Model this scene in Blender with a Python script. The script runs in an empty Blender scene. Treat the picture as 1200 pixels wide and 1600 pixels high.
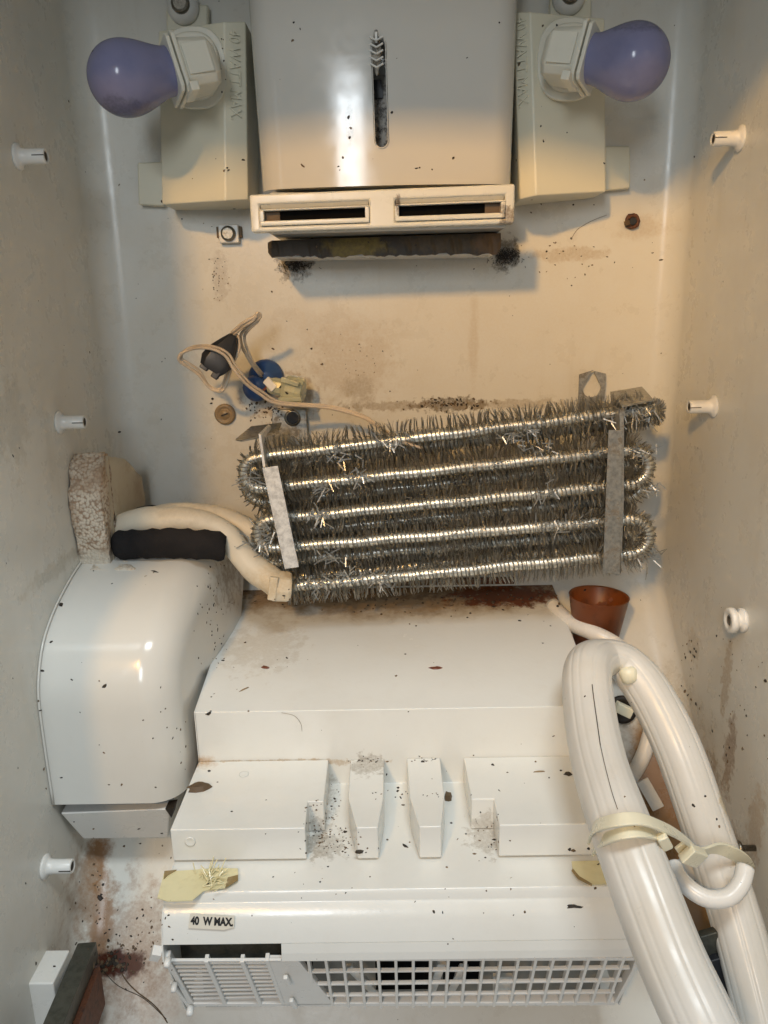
import bpy, bmesh, math, random
from mathutils import Vector, Matrix, noise
random.seed(7)
R = math.radians
SC = bpy.context.scene
COL = SC.collection

# ------------------------------------------------------------------ camera
PITCH, YAW, ROLL, F = R(-15.0), R(0.65), R(-1.25), 1200.0
cam_m = Matrix.Rotation(YAW, 3, 'Z') @ Matrix.Rotation(R(90) + PITCH, 3, 'X') @ Matrix.Rotation(ROLL, 3, 'Z')
cd = bpy.data.cameras.new('camera'); cam = bpy.data.objects.new('camera', cd); COL.objects.link(cam)
cam.matrix_world = cam_m.to_4x4()
cd.sensor_fit = 'VERTICAL'; cd.sensor_height = 24; cd.sensor_width = 18; cd.lens = 18.0
cd.clip_start = 0.01; cd.clip_end = 50
SC.camera = cam

# ------------------------------------------------------------------ world and lamps
w = bpy.data.worlds.new('World'); SC.world = w; w.use_nodes = True
bg = w.node_tree.nodes['Background']; bg.inputs[0].default_value = (0.80, 0.87, 0.92, 1); bg.inputs[1].default_value = 0.27
SC.view_settings.view_transform = 'Standard'; SC.view_settings.look = 'None'
SC.view_settings.exposure = 0.0; SC.view_settings.gamma = 1.0

def area(name, loc, target, sx, sy, power, col):
    l = bpy.data.lights.new(name, 'AREA'); l.shape = 'RECTANGLE'; l.size = sx; l.size_y = sy
    l.energy = power; l.color = col
    o = bpy.data.objects.new(name, l); COL.objects.link(o)
    o.location = loc; o.rotation_euler = (Vector(target) - Vector(loc)).to_track_quat('-Z', 'Y').to_euler()
    return o
wl = area('warm_ceiling_lamp', (-0.50, -1.00, 0.80), (0.17, 0.7, 0.135), 0.10, 0.10, 1.72, (1.0, 0.55, 0.15))
wl.data.spread = R(49)
area('room_light', (-0.22, -0.75, 0.34), (0.05, 0.6, -0.10), 0.16, 0.34, 3.9, (0.88, 0.95, 1.0))
area('room_ceiling_light', (0.12, -0.26, 1.05), (0.05, 0.42, -0.35), 0.45, 0.25, 10.8, (0.90, 0.97, 1.0))

# ------------------------------------------------------------------ pixel helpers (photo pixels to points in the place)
def ray(px, py):
    return cam_m @ Vector(((px - 600) / F, -(py - 800) / F, -1))
def P(px, py, Y):
    d = ray(px, py); return d * (Y / d.y)
def PX(px, py, X):
    d = ray(px, py); return d * (X / d.x)
def PZ(px, py, Z):
    d = ray(px, py); return d * (Z / d.z)

YB = .70
def yback(z):
    if z > -.235: return YB
    if z > -.265: t = (-.235 - z) / .03; return YB - .5 * .03 * t * t
    if z > -.4255: return YB - .015 - (-.265 - z) * 1.0
    return (YB - .015 - .1605) - (-.4255 - z) * .775
def PW(px, py):
    d = ray(px, py); Y = .70
    for _ in range(60): Y = .5 * Y + .5 * yback(d.z * Y / d.y)
    return d * (Y / d.y)
# ------------------------------------------------------------------ materials
class NT:
    def __init__(s, name):
        s.m = bpy.data.materials.new(name); s.m.use_nodes = True; s.t = s.m.node_tree
        s.b = s.t.nodes['Principled BSDF']; s.pos = s.n('ShaderNodeNewGeometry').outputs['Position']
    def n(s, k, **kw):
        x = s.t.nodes.new(k)
        for a, v in kw.items(): setattr(x, a, v)
        return x
    def l(s, a, b): s.t.links.new(a, b)
    def math(s, op, a, b=None, clamp=False):
        x = s.n('ShaderNodeMath', operation=op); x.use_clamp = clamp
        for i, v in enumerate((a, b)):
            if v is None: continue
            if isinstance(v, (int, float)): x.inputs[i].default_value = v
            else: s.l(v, x.inputs[i])
        return x.outputs[0]
    def noise(s, scale, detail=4, rough=0.6, vec=None):
        if not hasattr(s, 'cache'): s.cache = {}
        key = (scale, detail, rough)
        if vec is None and key in s.cache: return s.cache[key]
        x = s.n('ShaderNodeTexNoise'); x.inputs['Scale'].default_value = scale
        x.inputs['Detail'].default_value = detail; x.inputs['Roughness'].default_value = rough
        s.l(vec if vec is not None else s.pos, x.inputs['Vector'])
        if vec is None: s.cache[key] = x.outputs[0]
        return x.outputs[0]
    def ramp(s, v, lo, hi):
        x = s.n('ShaderNodeMapRange'); x.clamp = True; x.interpolation_type = 'SMOOTHSTEP'
        x.inputs[1].default_value = lo; x.inputs[2].default_value = hi
        s.l(v, x.inputs[0]); return x.outputs[0]
    def mix(s, fac, a, b):
        x = s.n('ShaderNodeMix', data_type='RGBA')
        for i, v in ((0, fac), (6, a), (7, b)):
            if isinstance(v, (int, float)): x.inputs[i].default_value = v
            elif isinstance(v, tuple): x.inputs[i].default_value = (*v, 1)
            else: s.l(v, x.inputs[i])
        return x.outputs[2]
    def stain(s, col, c, r, color, strength=0.8, sc=60, k=1.2, soft=0.5):
        vs = s.n('ShaderNodeVectorMath', operation='SUBTRACT'); s.l(s.pos, vs.inputs[0]); vs.inputs[1].default_value = tuple(c)
        vd = s.n('ShaderNodeVectorMath', operation='DIVIDE'); s.l(vs.outputs[0], vd.inputs[0])
        vd.inputs[1].default_value = tuple(r) if hasattr(r, '__len__') else (r, r, r)
        ln = s.n('ShaderNodeVectorMath', operation='LENGTH'); s.l(vd.outputs[0], ln.inputs[0])
        soft = max(soft, .6); k = min(k, 1.9)
        sc = 45 if sc < 80 else (95 if sc < 170 else 150)
        nz = s.math('MULTIPLY', s.math('SUBTRACT', s.noise(sc, 6, 0.66), 0.5), k * 2)
        v = s.math('ADD', ln.outputs['Value'], nz)
        mk = s.ramp(v, 1.0 + soft / 2, 1.0 - soft / 2)
        gr = s.ramp(s.noise(420, 3, .7), .36, .62)
        if strength < 1: mk = s.math('MULTIPLY', mk, s.math('ADD', s.math('MULTIPLY', gr, .38), .62))
        return s.mix(s.math('MULTIPLY', mk, min(strength, 1.0)), col, color)

def plastic(name, color, rough=0.35, mottle=0.10, specks=0.5, stains=(), bump=0.15, film=(0.55, 0.47, 0.34), bsc=220, sss=0.0, spec=0.5, streak=0.0):
    s = NT(name)
    c = s.mix(s.math('MULTIPLY', s.ramp(s.noise(14, 5, 0.65), 0.42, 0.75), mottle * 2.2), color, film)
    c = s.mix(s.math('MULTIPLY', s.ramp(s.noise(90, 5, 0.7), 0.52, 0.8), mottle * 1.4), c, film)
    if streak:
        mp = s.n('ShaderNodeMapping'); mp.inputs['Scale'].default_value = (60, 60, 6); s.l(s.pos, mp.inputs[0])
        c = s.mix(s.math('MULTIPLY', s.ramp(s.noise(1, 4, 0.6, mp.outputs[0]), 0.55, 0.8), streak), c, (0.42, 0.34, 0.22))
    for st in stains: c = s.stain(c, *st)
    if specks:
        for sc_, th in ((120, 0.085), (320, 0.10)):
            v = s.n('ShaderNodeTexVoronoi'); v.inputs['Scale'].default_value = sc_; s.l(s.pos, v.inputs['Vector'])
            wn = s.n('ShaderNodeSeparateColor'); s.l(v.outputs['Color'], wn.inputs[0])
            keep = s.math('GREATER_THAN', wn.outputs[0], 1 - 0.03 * specks)
            size = s.math('MULTIPLY', wn.outputs[1], th * 1.6)
            d = s.math('ADD', v.outputs['Distance'], s.math('MULTIPLY', s.math('SUBTRACT', s.noise(700, 2), 0.5), 0.12))
            mk = s.math('MULTIPLY', s.math('LESS_THAN', d, size), keep)
            c = s.mix(s.math('MULTIPLY', mk, 0.85), c, (0.06, 0.045, 0.03))
    s.l(c, s.b.inputs['Base Color'])
    rr = s.math('ADD', s.math('MULTIPLY', s.noise(45, 6, .66), 0.36), rough - 0.18)
    s.l(rr, s.b.inputs['Roughness'])
    s.b.inputs['Specular IOR Level'].default_value = spec
    if sss:
        s.b.inputs['Subsurface Weight'].default_value = sss; s.b.inputs['Subsurface Radius'].default_value = (0.02, 0.017, 0.012); s.b.inputs['Subsurface Scale'].default_value = 0.5
    if bump:
        bp = s.n('ShaderNodeBump'); bp.inputs['Strength'].default_value = bump; bp.inputs['Distance'].default_value = 0.0008
        s.l(s.noise(bsc, 3, 0.55), bp.inputs['Height']); s.l(bp.outputs[0], s.b.inputs['Normal'])
    return s.m

def metal(name, color, rough=0.3, rust=0.0, metallic=1.0, sc=80, dark=(0.12, 0.09, 0.06), scratch=0.0):
    s = NT(name)
    c = s.mix(s.ramp(s.noise(sc * 3, 5, 0.7), 0.35, 0.7), color, tuple(x * 0.62 for x in color))
    if rust:
        mk = s.ramp(s.noise(sc, 6, 0.7), 0.62 - rust * 0.25, 0.72 - rust * 0.2)
        c = s.mix(mk, c, dark)
        s.l(s.math('SUBTRACT', metallic, s.math('MULTIPLY', mk, 0.8)), s.b.inputs['Metallic'])
    else: s.b.inputs['Metallic'].default_value = metallic
    s.l(c, s.b.inputs['Base Color'])
    s.l(s.math('ADD', s.math('MULTIPLY', s.noise(sc * 2, 4), 0.3), rough - 0.15), s.b.inputs['Roughness'])
    bp = s.n('ShaderNodeBump'); bp.inputs['Strength'].default_value = 0.2; bp.inputs['Distance'].default_value = 0.0006
    s.l(s.noise(sc * 5, 3), bp.inputs['Height']); s.l(bp.outputs[0], s.b.inputs['Normal'])
    return s.m

BROWN = (0.16, 0.085, 0.035); TAN = (0.42, 0.30, 0.17); DARK = (0.035, 0.028, 0.02); OCHRE = (0.40, 0.27, 0.10)
WHITE = (0.74, 0.73, 0.68)
def S(px, py, Y, r, color, *a): return (P(px, py, Y), r, color, *a)
wall_stains = [
    S(545, 570, .70, (.035, .05, .030), TAN, .45, 90, 1.5, 1.0),
    S(560, 610, .70, (.012, .05, .012), (.25, .19, .11), .5, 160, 1.6, .8),
    S(510, 515, .70, (.05, .05, .016), TAN, .25, 60, 1.4, 1.0),
    S(740, 530, .70, (.004, .05, .035), TAN, .35, 120, 1.0, 1.0),
    S(705, 632, .70, (.035, .05, .006), (.05, .035, .02), .9, 170, 2.2, .25),
    S(610, 634, .70, (.045, .05, .004), (.2, .13, .06), .6, 240, 2.5, .4),
    S(800, 632, .70, (.05, .05, .004), (.25, .17, .08), .5, 240, 2.5, .4),
    S(440, 620, .70, (.03, .05, .02), (.25, .15, .07), .6, 190, 2.2, .4),
    S(890, 398, .70, (.03, .05, .005), TAN, .5, 150, 1.8, .8),
    S(345, 430, .70, (.006, .05, .02), BROWN, .3, 330, 2.6, .2),
    S(462, 410, .70, (.014, .05, .014), (.05, .035, .02), .85, 200, 2.0, .6),
    S(792, 398, .70, (.012, .05, .012), (.04, .03, .02), .9, 240, 2.2, .5),
    S(1000, 355, .70, (.02, .05, .008), TAN, .4, 120, 1.3, 1.0),
    S(600, 760, .70, (.16, .05, .05), (.45, .34, .2), .35, 30, 1.0, 1.2),
    S(600, 500, .70, (.22, .05, .10), (.60, .50, .34), .30, 12, .8, 1.2),
    # the sloped lower wall
    (PW(150, 1370), (.009, .05, .036), (.30, .16, .07), 1.0, 100, 1.1, .9),
    (PW(158, 1450), (.010, .05, .030), (.32, .18, .09), 1.0, 100, 1.1, .9),
    (PW(128, 1420), (.012, .05, .03), (.50, .46, .40), .6, 160, 1.5, .9),
    (PW(215, 1560), (.035, .05, .03), (.52, .40, .32), .6, 100, 1.2, .9),
    (PW(205, 1480), (.032, .05, .035), (.36, .25, .18), .7, 160, 1.7, .9),
    (PW(184, 1506), (.022, .03, .008), (.07, .02, .01), 1.3, 100, .9, .6),
    (PW(1030, 1120), (.035, .08, .04), (.50, .44, .34), .8, 60, .8, .9),
    (PW(1040, 1240), (.026, .06, .07), (.22, .11, .03), 1.35, 60, .7, .8),
    (PW(1085, 1400), (.03, .06, .06), (.26, .14, .05), 1.2, 60, .7, .8),
    # the right side wall
    (PX(1135, 1060, .252), (.05, .007, .030), (.36, .25, .13), .6, 190, 1.7, .3),
    (PX(1085, 1010, .252), (.05, .012, .012), (.36, .28, .17), .5, 190, 1.7, .4),
    (PX(1140, 1180, .252), (.05, .008, .03), (.25, .15, .08), .7, 200, 2.2, .25),
    (PX(1180, 1290, .252), (.05, .010, .03), (.42, .28, .15), .5, 190, 1.7, .5),
    (PX(20, 660, -.252), (.05, .02, .03), (.3, .25, .16), .3, 150, 1.9, .5),
    (PX(85, 890, -.252), (.05, .05, .006), (.3, .25, .16), .35, 150, 1.9, .5),
]
M = {}
M['wall'] = plastic('liner_plastic', (0.71, 0.70, 0.645), .30, .10, .55, wall_stains, .10, streak=.18)
M['cover'] = plastic('cover_plastic', (0.78, 0.785, 0.75), .20, .05, .45, [
    (Vector((0.0, .693, -.262)), (.19, .050, .05), (.31, .22, .13), 1.0, 60, .45, .25),
    (Vector((0.0, .694, -.262)), (.17, .024, .05), (.12, .075, .04), .75, 130, 1.5, .4),
    (Vector((.105, .672, -.262)), (.050, .020, .05), (.12, .035, .012), 1.0, 90, 1.3, .3),
    (Vector((.02, .65, -.27)), (.02, .01, .03), (.35, .28, .2), .5, 120, 1.6, .5),
    (Vector((-.11, .60, -.28)), (.03, .035, .03), (.50, .44, .34), .35, 160, 2.0, .4),
    (Vector((-.151, .515, -.334)), (.012, .012, .006), (.45, .24, .06), .7, 150, 1.0, .9),
    (Vector((-.10, .515, -.334)), (.07, .004, .003), (.45, .28, .10), .6, 200, 1.4, .6),
    (Vector((-.055, .48, -.353)), (.008, .04, .01), (.30, .26, .20), .5, 420, 1.9, .4),
    (Vector((-.05, .45, -.353)), (.014, .012, .01), (.30, .26, .20), .5, 420, 1.9, .4),
    (Vector((.06, .46, -.353)), (.010, .02, .01), (.32, .27, .20), .5, 420, 1.9, .4),
    (Vector((-.022, .505, -.331)), (.012, .012, .006), (.35, .31, .25), .7, 200, 1.6, .6),
    ], .12)
M['hump'] = plastic('fan_cover_plastic', (0.70, 0.685, 0.635), .17, .04, .5, [
    (Vector((-.135, .62, -.22)), (.012, .06, .03), (.30, .22, .14), .6, 150, 1.6, .6)], .03, bsc=90)
M['vent'] = plastic('vent_plastic', (0.76, 0.74, 0.66), .28, .05, .4, [
    S(795, 340, .60, (.006, .03, .01), (.15, .1, .06), .8, 300, 2, .3), S(622, 320, .60, (.002, .03, .006), (.1, .06, .04), .8, 300, 1.5, .3)], .10)
M['housing'] = plastic('duct_plastic', (0.61, 0.59, 0.54), .12, .03, .30, [
    S(546, 195, .61, (.0030, .05, .014), (.20, .17, .13), .5, 150, 1.2, .5)], .03, bsc=60)
M['lamp_housing'] = plastic('lamp_housing_plastic', (0.74, 0.71, 0.57), .38, .04, .35, (), .12)
M['socket'] = plastic('socket_plastic', (0.74, 0.72, 0.62), .35, .08, .6, (), .12)
M['grille'] = plastic('grille_plastic', (0.82, 0.81, 0.78), .30, .08, .5, (), .1)
M['white'] = plastic('white_plastic', (0.78, 0.77, 0.73), .30, .06, .5, (), .08)
M['tape'] = plastic('yellow_tape', (0.74, 0.68, 0.42), .18, .25, .6, (), .5, film=(.45, .36, .14), bsc=160)
M['tape_edge'] = plastic('singed_tape', (0.25, 0.17, 0.06), .4, .4, .5, (), .5)
M['hose'] = plastic('milky_silicone', (0.68, 0.66, 0.615), .33, .12, .5, [
    S(1140, 1220, .46, (.005, .02, .03), (.45, .33, .12), .6, 150, 1.6, .5), S(1047, 1112, .47, (.004, .01, .004), (.2, .25, .22), .6, 250, 1.0, .6)], .05)
M['tie'] = plastic('yellowed_nylon', (0.82, 0.78, 0.60), .30, .06, .2, (), .1)
M['tie_white'] = plastic('milky_nylon', (0.80, 0.78, 0.74), .28, .04, .2, (), .1)
M['pipe'] = plastic('pipe_insulation', (0.76, 0.69, 0.56), .45, .16, .9, [
    S(430, 905, .598, (.020, .03, .016), (.55, .40, .20), .6, 90, 1.0, .9), S(300, 800, .60, (.03, .03, .008), (.45, .38, .28), .4, 90, 1.5, .9)], .5, bsc=70)
M['black_foam'] = plastic('black_foam', (0.016, 0.015, 0.016), .85, .10, 0, (), .9, film=(.05, .04, .035), bsc=260, spec=.2)
M['styro'] = plastic('styrofoam', (0.66, 0.60, 0.47), .7, .3, .2, [
    (Vector((-.24, .575, -.14)), (.05, .022, .055), (.30, .18, .09), .8, 70, .8, .9)], .0, film=(.40, .27, .15))
_s = NT('styro_beads')
_v = _s.n('ShaderNodeTexVoronoi'); _v.inputs['Scale'].default_value = 430; _s.l(_s.pos, _v.inputs['Vector'])
_c = _s.mix(_s.ramp(_s.noise(35, 4), .38, .70), (.70, .61, .49), (.40, .27, .17)); _c = _s.mix(_s.ramp(_v.outputs['Distance'], .35, .85), _c, (.34, .23, .15))
_c = _s.stain(_c, (-.235, .575, -.20), (.03, .03, .016), (.68, .63, .53), .9, 60, .5, .6)
_s.l(_c, _s.b.inputs['Base Color']); _s.b.inputs['Roughness'].default_value = .8
_b = _s.n('ShaderNodeBump'); _b.invert = True; _b.inputs['Strength'].default_value = .9; _b.inputs['Distance'].default_value = .0008
_s.l(_v.outputs['Distance'], _b.inputs['Height']); _s.l(_b.outputs[0], _s.b.inputs['Normal']); M['beads'] = _s.m
M['alu'] = metal('aluminium_tube', (0.93, 0.90, 0.80), .38)
M['fin'] = metal('aluminium_spines', (0.52, 0.50, 0.45), .36, sc=120, metallic=.9)
M['ribbon'] = metal('aluminium_ribbon', (0.30, 0.28, 0.24), .45, sc=120, metallic=.7)
M['plate'] = metal('aluminium_plate', (0.90, 0.89, 0.86), .5, sc=60, metallic=.45)
M['galv'] = metal('galvanised_steel', (0.52, 0.50, 0.45), .45, .45, sc=110, dark=(.20, .18, .15))
M['steel'] = metal('screw_steel', (0.28, 0.26, 0.22), .35, .3, sc=300)
M['rust'] = metal('rusty_steel', (0.16, 0.06, 0.03), .6, .5, .3, sc=140, dark=(.06, .025, .015))
M['rail'] = metal('dark_rail', (0.10, 0.10, 0.08), .4, .4, .4, sc=60, dark=(.05, .045, .035))
M['blue'] = plastic('blue_rubber', (0.03, 0.08, 0.22), .35, .1, .2, (), .1, film=(.02, .03, .06))
M['brass'] = plastic('tan_cap', (0.28, 0.20, 0.11), .4, .3, .3, (), .2, film=(.15, .1, .05))
M['wire'] = plastic('wire_sheath', (0.66, 0.55, 0.42), .4, .35, 1.0, (), .1, film=(.2, .14, .09))
M['void'] = plastic('matt_black', (0.006, 0.006, 0.006), .9, 0, 0, (), 0, spec=.05)
M['black'] = plastic('black_plastic', (0.012, 0.013, 0.017), .45, .1, 0, (), .1, film=(.03, .03, .03))
M['dark'] = plastic('dark_grime', (0.022, 0.016, 0.012), .6, .2, 0, (), .6, film=(.07, .05, .02))
M['brownbit'] = plastic('brown_debris', (0.14, 0.09, 0.045), .6, .3, 0, (), .6, film=(.05, .03, .02))
M['redbit'] = plastic('red_brown_debris', (0.16, 0.045, 0.02), .35, .2, 0, (), .4, film=(.08, .03, .02))
M['ink'] = plastic('black_ink', (0.015, 0.015, 0.015), .5, 0, 0, (), 0)
M['inner'] = plastic('shaded_inner_plastic', (0.24, 0.225, 0.195), .5, .3, .5, (), .1)  # dark grey that paints in the shade of the cover's hollow
M['sticker'] = plastic('sticker_paper', (0.74, 0.70, 0.60), .3, .15, .3, (), .1)
M['dirtyfoam'] = plastic('dirty_foam_strip', (0.035, 0.025, 0.015), .6, .2, 0, [
    S(555, 386, .64, (.022, .05, .010), (.20, .14, .025), .8, 90, 1.2, .8), S(700, 380, .64, (.03, .05, .008), (.10, .06, .02), .5, 90, 1.6, .8), S(772, 376, .64, (.008, .05, .010), (.14, .07, .02), .8, 90, 1.0, .8), S(770, 380, .67, (.02, .05, .02), (.12, .06, .02), .8, 80, 1, .5)], .7, film=(.08, .05, .02))
M['clear'] = None
def glassy(name, color, rough, trans, extra=None):
    s = NT(name); c = color
    c = s.mix(s.ramp(s.noise(60, 5), .45, .75), color, tuple(x * .6 for x in color) if extra is None else extra)
    s.l(c, s.b.inputs['Base Color']); s.b.inputs['Transmission Weight'].default_value = trans
    s.b.inputs['Roughness'].default_value = rough; s.b.inputs['IOR'].default_value = 1.45
    return s.m
M['clear'] = glassy('clear_yellowed_plastic', (.75, .74, .52), .18, .45)
M['cup'] = glassy('amber_cup_plastic', (.36, .10, .02), .42, .5, (.16, .045, .012))
_s = NT('lavender_bulb_glass')
_c = _s.mix(_s.ramp(_s.noise(30, 4), .4, .75), (.22, .225, .37), (.18, .185, .31))
for _p in ((200, 172), (1000, 45)): _c = _s.stain(_c, P(*_p, .585), (.018, .05, .006), (.10, .10, .16), .6, 120, 1.0, .5)
_s.l(_c, _s.b.inputs['Base Color']); _s.b.inputs['Roughness'].default_value = .16; _s.b.inputs['Specular IOR Level'].default_value = .35; M['bulb'] = _s.m

# ------------------------------------------------------------------ object helpers
def tag(o, label=None, cat=None, group=None, kind=None):
    if label: o['label'] = label
    if cat: o['category'] = cat
    if group: o['group'] = group
    if kind: o['kind'] = kind
    return o
def thing(name, label, cat, loc=(0, 0, 0), group=None):
    o = bpy.data.objects.new(name, None); COL.objects.link(o); o.location = loc; o.empty_display_size = .01
    return tag(o, label, cat, group)
def link(name, me, parent=None):
    o = bpy.data.objects.new(name, me); COL.objects.link(o)
    if parent is not None:
        o.parent = parent; off = Vector(parent.location)
        q = parent.parent
        while q is not None: off += Vector(q.location); q = q.parent
        o.matrix_parent_inverse = Matrix.Translation(-off)
    return o
def obj(name, verts, faces, mat, parent=None, smooth=False, bevel=0, solid=0, seg=2, soff=-1):
    me = bpy.data.meshes.new(name); me.from_pydata([tuple(v) for v in verts], [], faces)
    bm = bmesh.new(); bm.from_mesh(me); bmesh.ops.recalc_face_normals(bm, faces=bm.faces); bm.to_mesh(me); bm.free()
    me.materials.append(M[mat]); 
    o = link(name, me, parent)
    if smooth or bevel:
        for p in me.polygons: p.use_smooth = True
    if solid:
        md = o.modifiers.new('thickness', 'SOLIDIFY'); md.thickness = solid; md.offset = soff
    if bevel:
        md = o.modifiers.new('bevel', 'BEVEL'); md.width = bevel; md.segments = seg; md.limit_method = 'ANGLE'; md.angle_limit = R(28)
        md2 = o.modifiers.new('normals', 'WEIGHTED_NORMAL'); md2.keep_sharp = False
    return o
class MB:
    def __init__(s): s.v = []; s.f = []
    def add(s, v, f):
        n = len(s.v); s.v += [Vector(x) for x in v]; s.f += [tuple(i + n for i in q) for q in f]; return s
    def box(s, x0, x1, y0, y1, z0, z1):
        return s.add([(x, y, z) for x in (x0, x1) for y in (y0, y1) for z in (z0, z1)],
                     [(0, 1, 3, 2), (4, 6, 7, 5), (0, 4, 5, 1), (2, 3, 7, 6), (0, 2, 6, 4), (1, 5, 7, 3)])
    def prism(s, poly, vec):
        n = len(poly); vec = Vector(vec)
        return s.add(list(poly) + [Vector(p) + vec for p in poly],
                     [tuple(range(n)), tuple(range(2 * n - 1, n - 1, -1))] + [(i, (i + 1) % n, n + (i + 1) % n, n + i) for i in range(n)])
    def bar(s, a, b, w, d, up):
        a = Vector(a); b = Vector(b); t = (b - a).normalized(); u = Vector(up).normalized(); sd = t.cross(u).normalized() * w / 2; u = u * d
        return s.add([a - sd, a + sd, b + sd, b - sd, a - sd + u, a + sd + u, b + sd + u, b - sd + u],
                     [(0, 3, 2, 1), (4, 5, 6, 7), (0, 1, 5, 4), (1, 2, 6, 5), (2, 3, 7, 6), (3, 0, 4, 7)])
    def build(s, name, mat, parent=None, **k): return obj(name, s.v, s.f, mat, parent, **k)
def lathe(prof, base, axis, n=32, squash=1.0):
    """prof = [(radius, distance along axis)]"""
    ax = Vector(axis).normalized(); t = Vector((0, 0, 1)) if abs(ax.z) < .9 else Vector((1, 0, 0))
    u = ax.cross(t).normalized(); v_ = ax.cross(u)
    vs = []; fs = []
    for r, h in prof:
        for i in range(n):
            a = 2 * math.pi * i / n; vs.append(Vector(base) + ax * h + (u * math.cos(a) + v_ * math.sin(a) * squash) * max(r, 1e-5))
    for j in range(len(prof) - 1):
        for i in range(n): fs.append((j * n + i, j * n + (i + 1) % n, (j + 1) * n + (i + 1) % n, (j + 1) * n + i))
    fs.append(tuple(range(n))); fs.append(tuple(range(len(prof) * n - 1, (len(prof) - 1) * n - 1, -1)))
    return vs, fs
def spline(pts, n=8):
    pts = [Vector(p) for p in pts]; out = []
    q = [pts[0] * 2 - pts[1]] + pts + [pts[-1] * 2 - pts[-2]]
    for i in range(1, len(q) - 2):
        for k in range(n):
            t = k / n; a, b, c, d = q[i - 1:i + 3]
            out.append(.5 * ((2 * b) + (c - a) * t + (2 * a - 5 * b + 4 * c - d) * t * t + (3 * b - a - 3 * c + d) * t ** 3))
    return out + [pts[-1]]
def sweep(path, prof, up=None, scale=None, cap=True):
    """prof(i_frac) -> list of (u,v); frames are parallel transported"""
    vs = []; fs = []; N = len(path); t0 = (path[1] - path[0]).normalized()
    u = Vector(up) if up else (Vector((0, 1, 0)) if abs(t0.y) < .9 else Vector((0, 0, 1)))
    m = None
    for i, p in enumerate(path):
        t = (path[min(i + 1, N - 1)] - path[max(i - 1, 0)]).normalized()
        u = (u - t * u.dot(t)).normalized(); v_ = t.cross(u)
        pr = prof(i / (N - 1)); m = len(pr)
        for a, b in pr: vs.append(p + u * a + v_ * b)
    for j in range(N - 1):
        for i in range(m): fs.append((j * m + i, j * m + (i + 1) % m, (j + 1) * m + (i + 1) % m, (j + 1) * m + i))
    if cap: fs.append(tuple(range(m))); fs.append(tuple(range(N * m - 1, (N - 1) * m - 1, -1)))
    return vs, fs
def circ(r, n=14): return [(r * math.cos(2 * math.pi * i / n), r * math.sin(2 * math.pi * i / n)) for i in range(n)]
def rect(a, b): return [(-a / 2, -b / 2), (a / 2, -b / 2), (a / 2, b / 2), (-a / 2, b / 2)]
def text(name, body, size, mat, parent, origin, xdir, ydir, depth=.0004, thick=0, sx=1.0):
    c = bpy.data.curves.new(name, 'FONT'); c.body = body; c.size = size; c.extrude = depth; c.offset = thick
    o = bpy.data.objects.new(name, c); COL.objects.link(o); bpy.context.view_layer.update()
    me = bpy.data.meshes.new_from_object(o.evaluated_get(bpy.context.evaluated_depsgraph_get())); bpy.data.objects.remove(o)
    x = Vector(xdir).normalized(); y = Vector(ydir).normalized(); y = (y - x * x.dot(y)).normalized(); z = x.cross(y)
    for v in me.vertices: v.co = Vector(origin) + x * v.co.x * sx + y * v.co.y + z * v.co.z
    me.materials.clear(); me.materials.append(M[mat]); me.name = name
    return link(name, me, parent)

# ------------------------------------------------------------------ the cabinet
WX = .252; YB = .70
prof = []
rc = .022
zs = [.27 - i * .0253 for i in range(20)] + [-.235 - i * .005 for i in range(8)] + [-.28 - i * .02 for i in range(24)]
zs = sorted(set(round(z, 4) for z in zs), reverse=True)
vs = []; fs = []
us = []
nf = 8; YF = .30
for k in range(nf + 1): us.append(('L', k / nf))
for k in range(1, 8): us.append(('CL', k / 8))
for k in range(25): us.append(('B', k / 24))
for k in range(1, 8): us.append(('CR', k / 8))
for k in range(nf + 1): us.append(('R', k / nf))
for z in zs:
    yb = yback(z)
    for kind, t in us:
        if kind == 'L': p = (-WX, YF + (yb - rc - YF) * t, z)
        elif kind == 'CL': a = R(90) * t; p = (-WX + rc - rc * math.cos(a), yb - rc + rc * math.sin(a), z)
        elif kind == 'B': p = (-WX + rc + (2 * WX - 2 * rc) * t, yb, z)
        elif kind == 'CR': a = R(90) * t; p = (WX - rc + rc * math.sin(a), yb - rc + rc * math.cos(a), z)
        else: p = (WX, yb - rc + (YF - yb + rc) * t, z)
        vs.append(p)
n = len(us)
for j in range(len(zs) - 1):
    for i in range(n - 1): fs.append((j * n + i, j * n + i + 1, (j + 1) * n + i + 1, (j + 1) * n + i))
o = obj('cabinet_wall', vs, fs, 'wall', smooth=True, solid=.012, soff=1)
# make the shell grow outwards whatever side the normals took
me = o.data
cpoly = min(me.polygons, key=lambda p: (p.center - Vector((0, .7, .0))).length)
o.modifiers[0].offset = -1 if cpoly.normal.y < 0 else 1
tag(o, kind='structure')
MB().box(-WX - .012, WX + .012, .262, YB + .02, .2705, .285).build('ceiling', 'wall').__setitem__('kind', 'structure')

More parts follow.
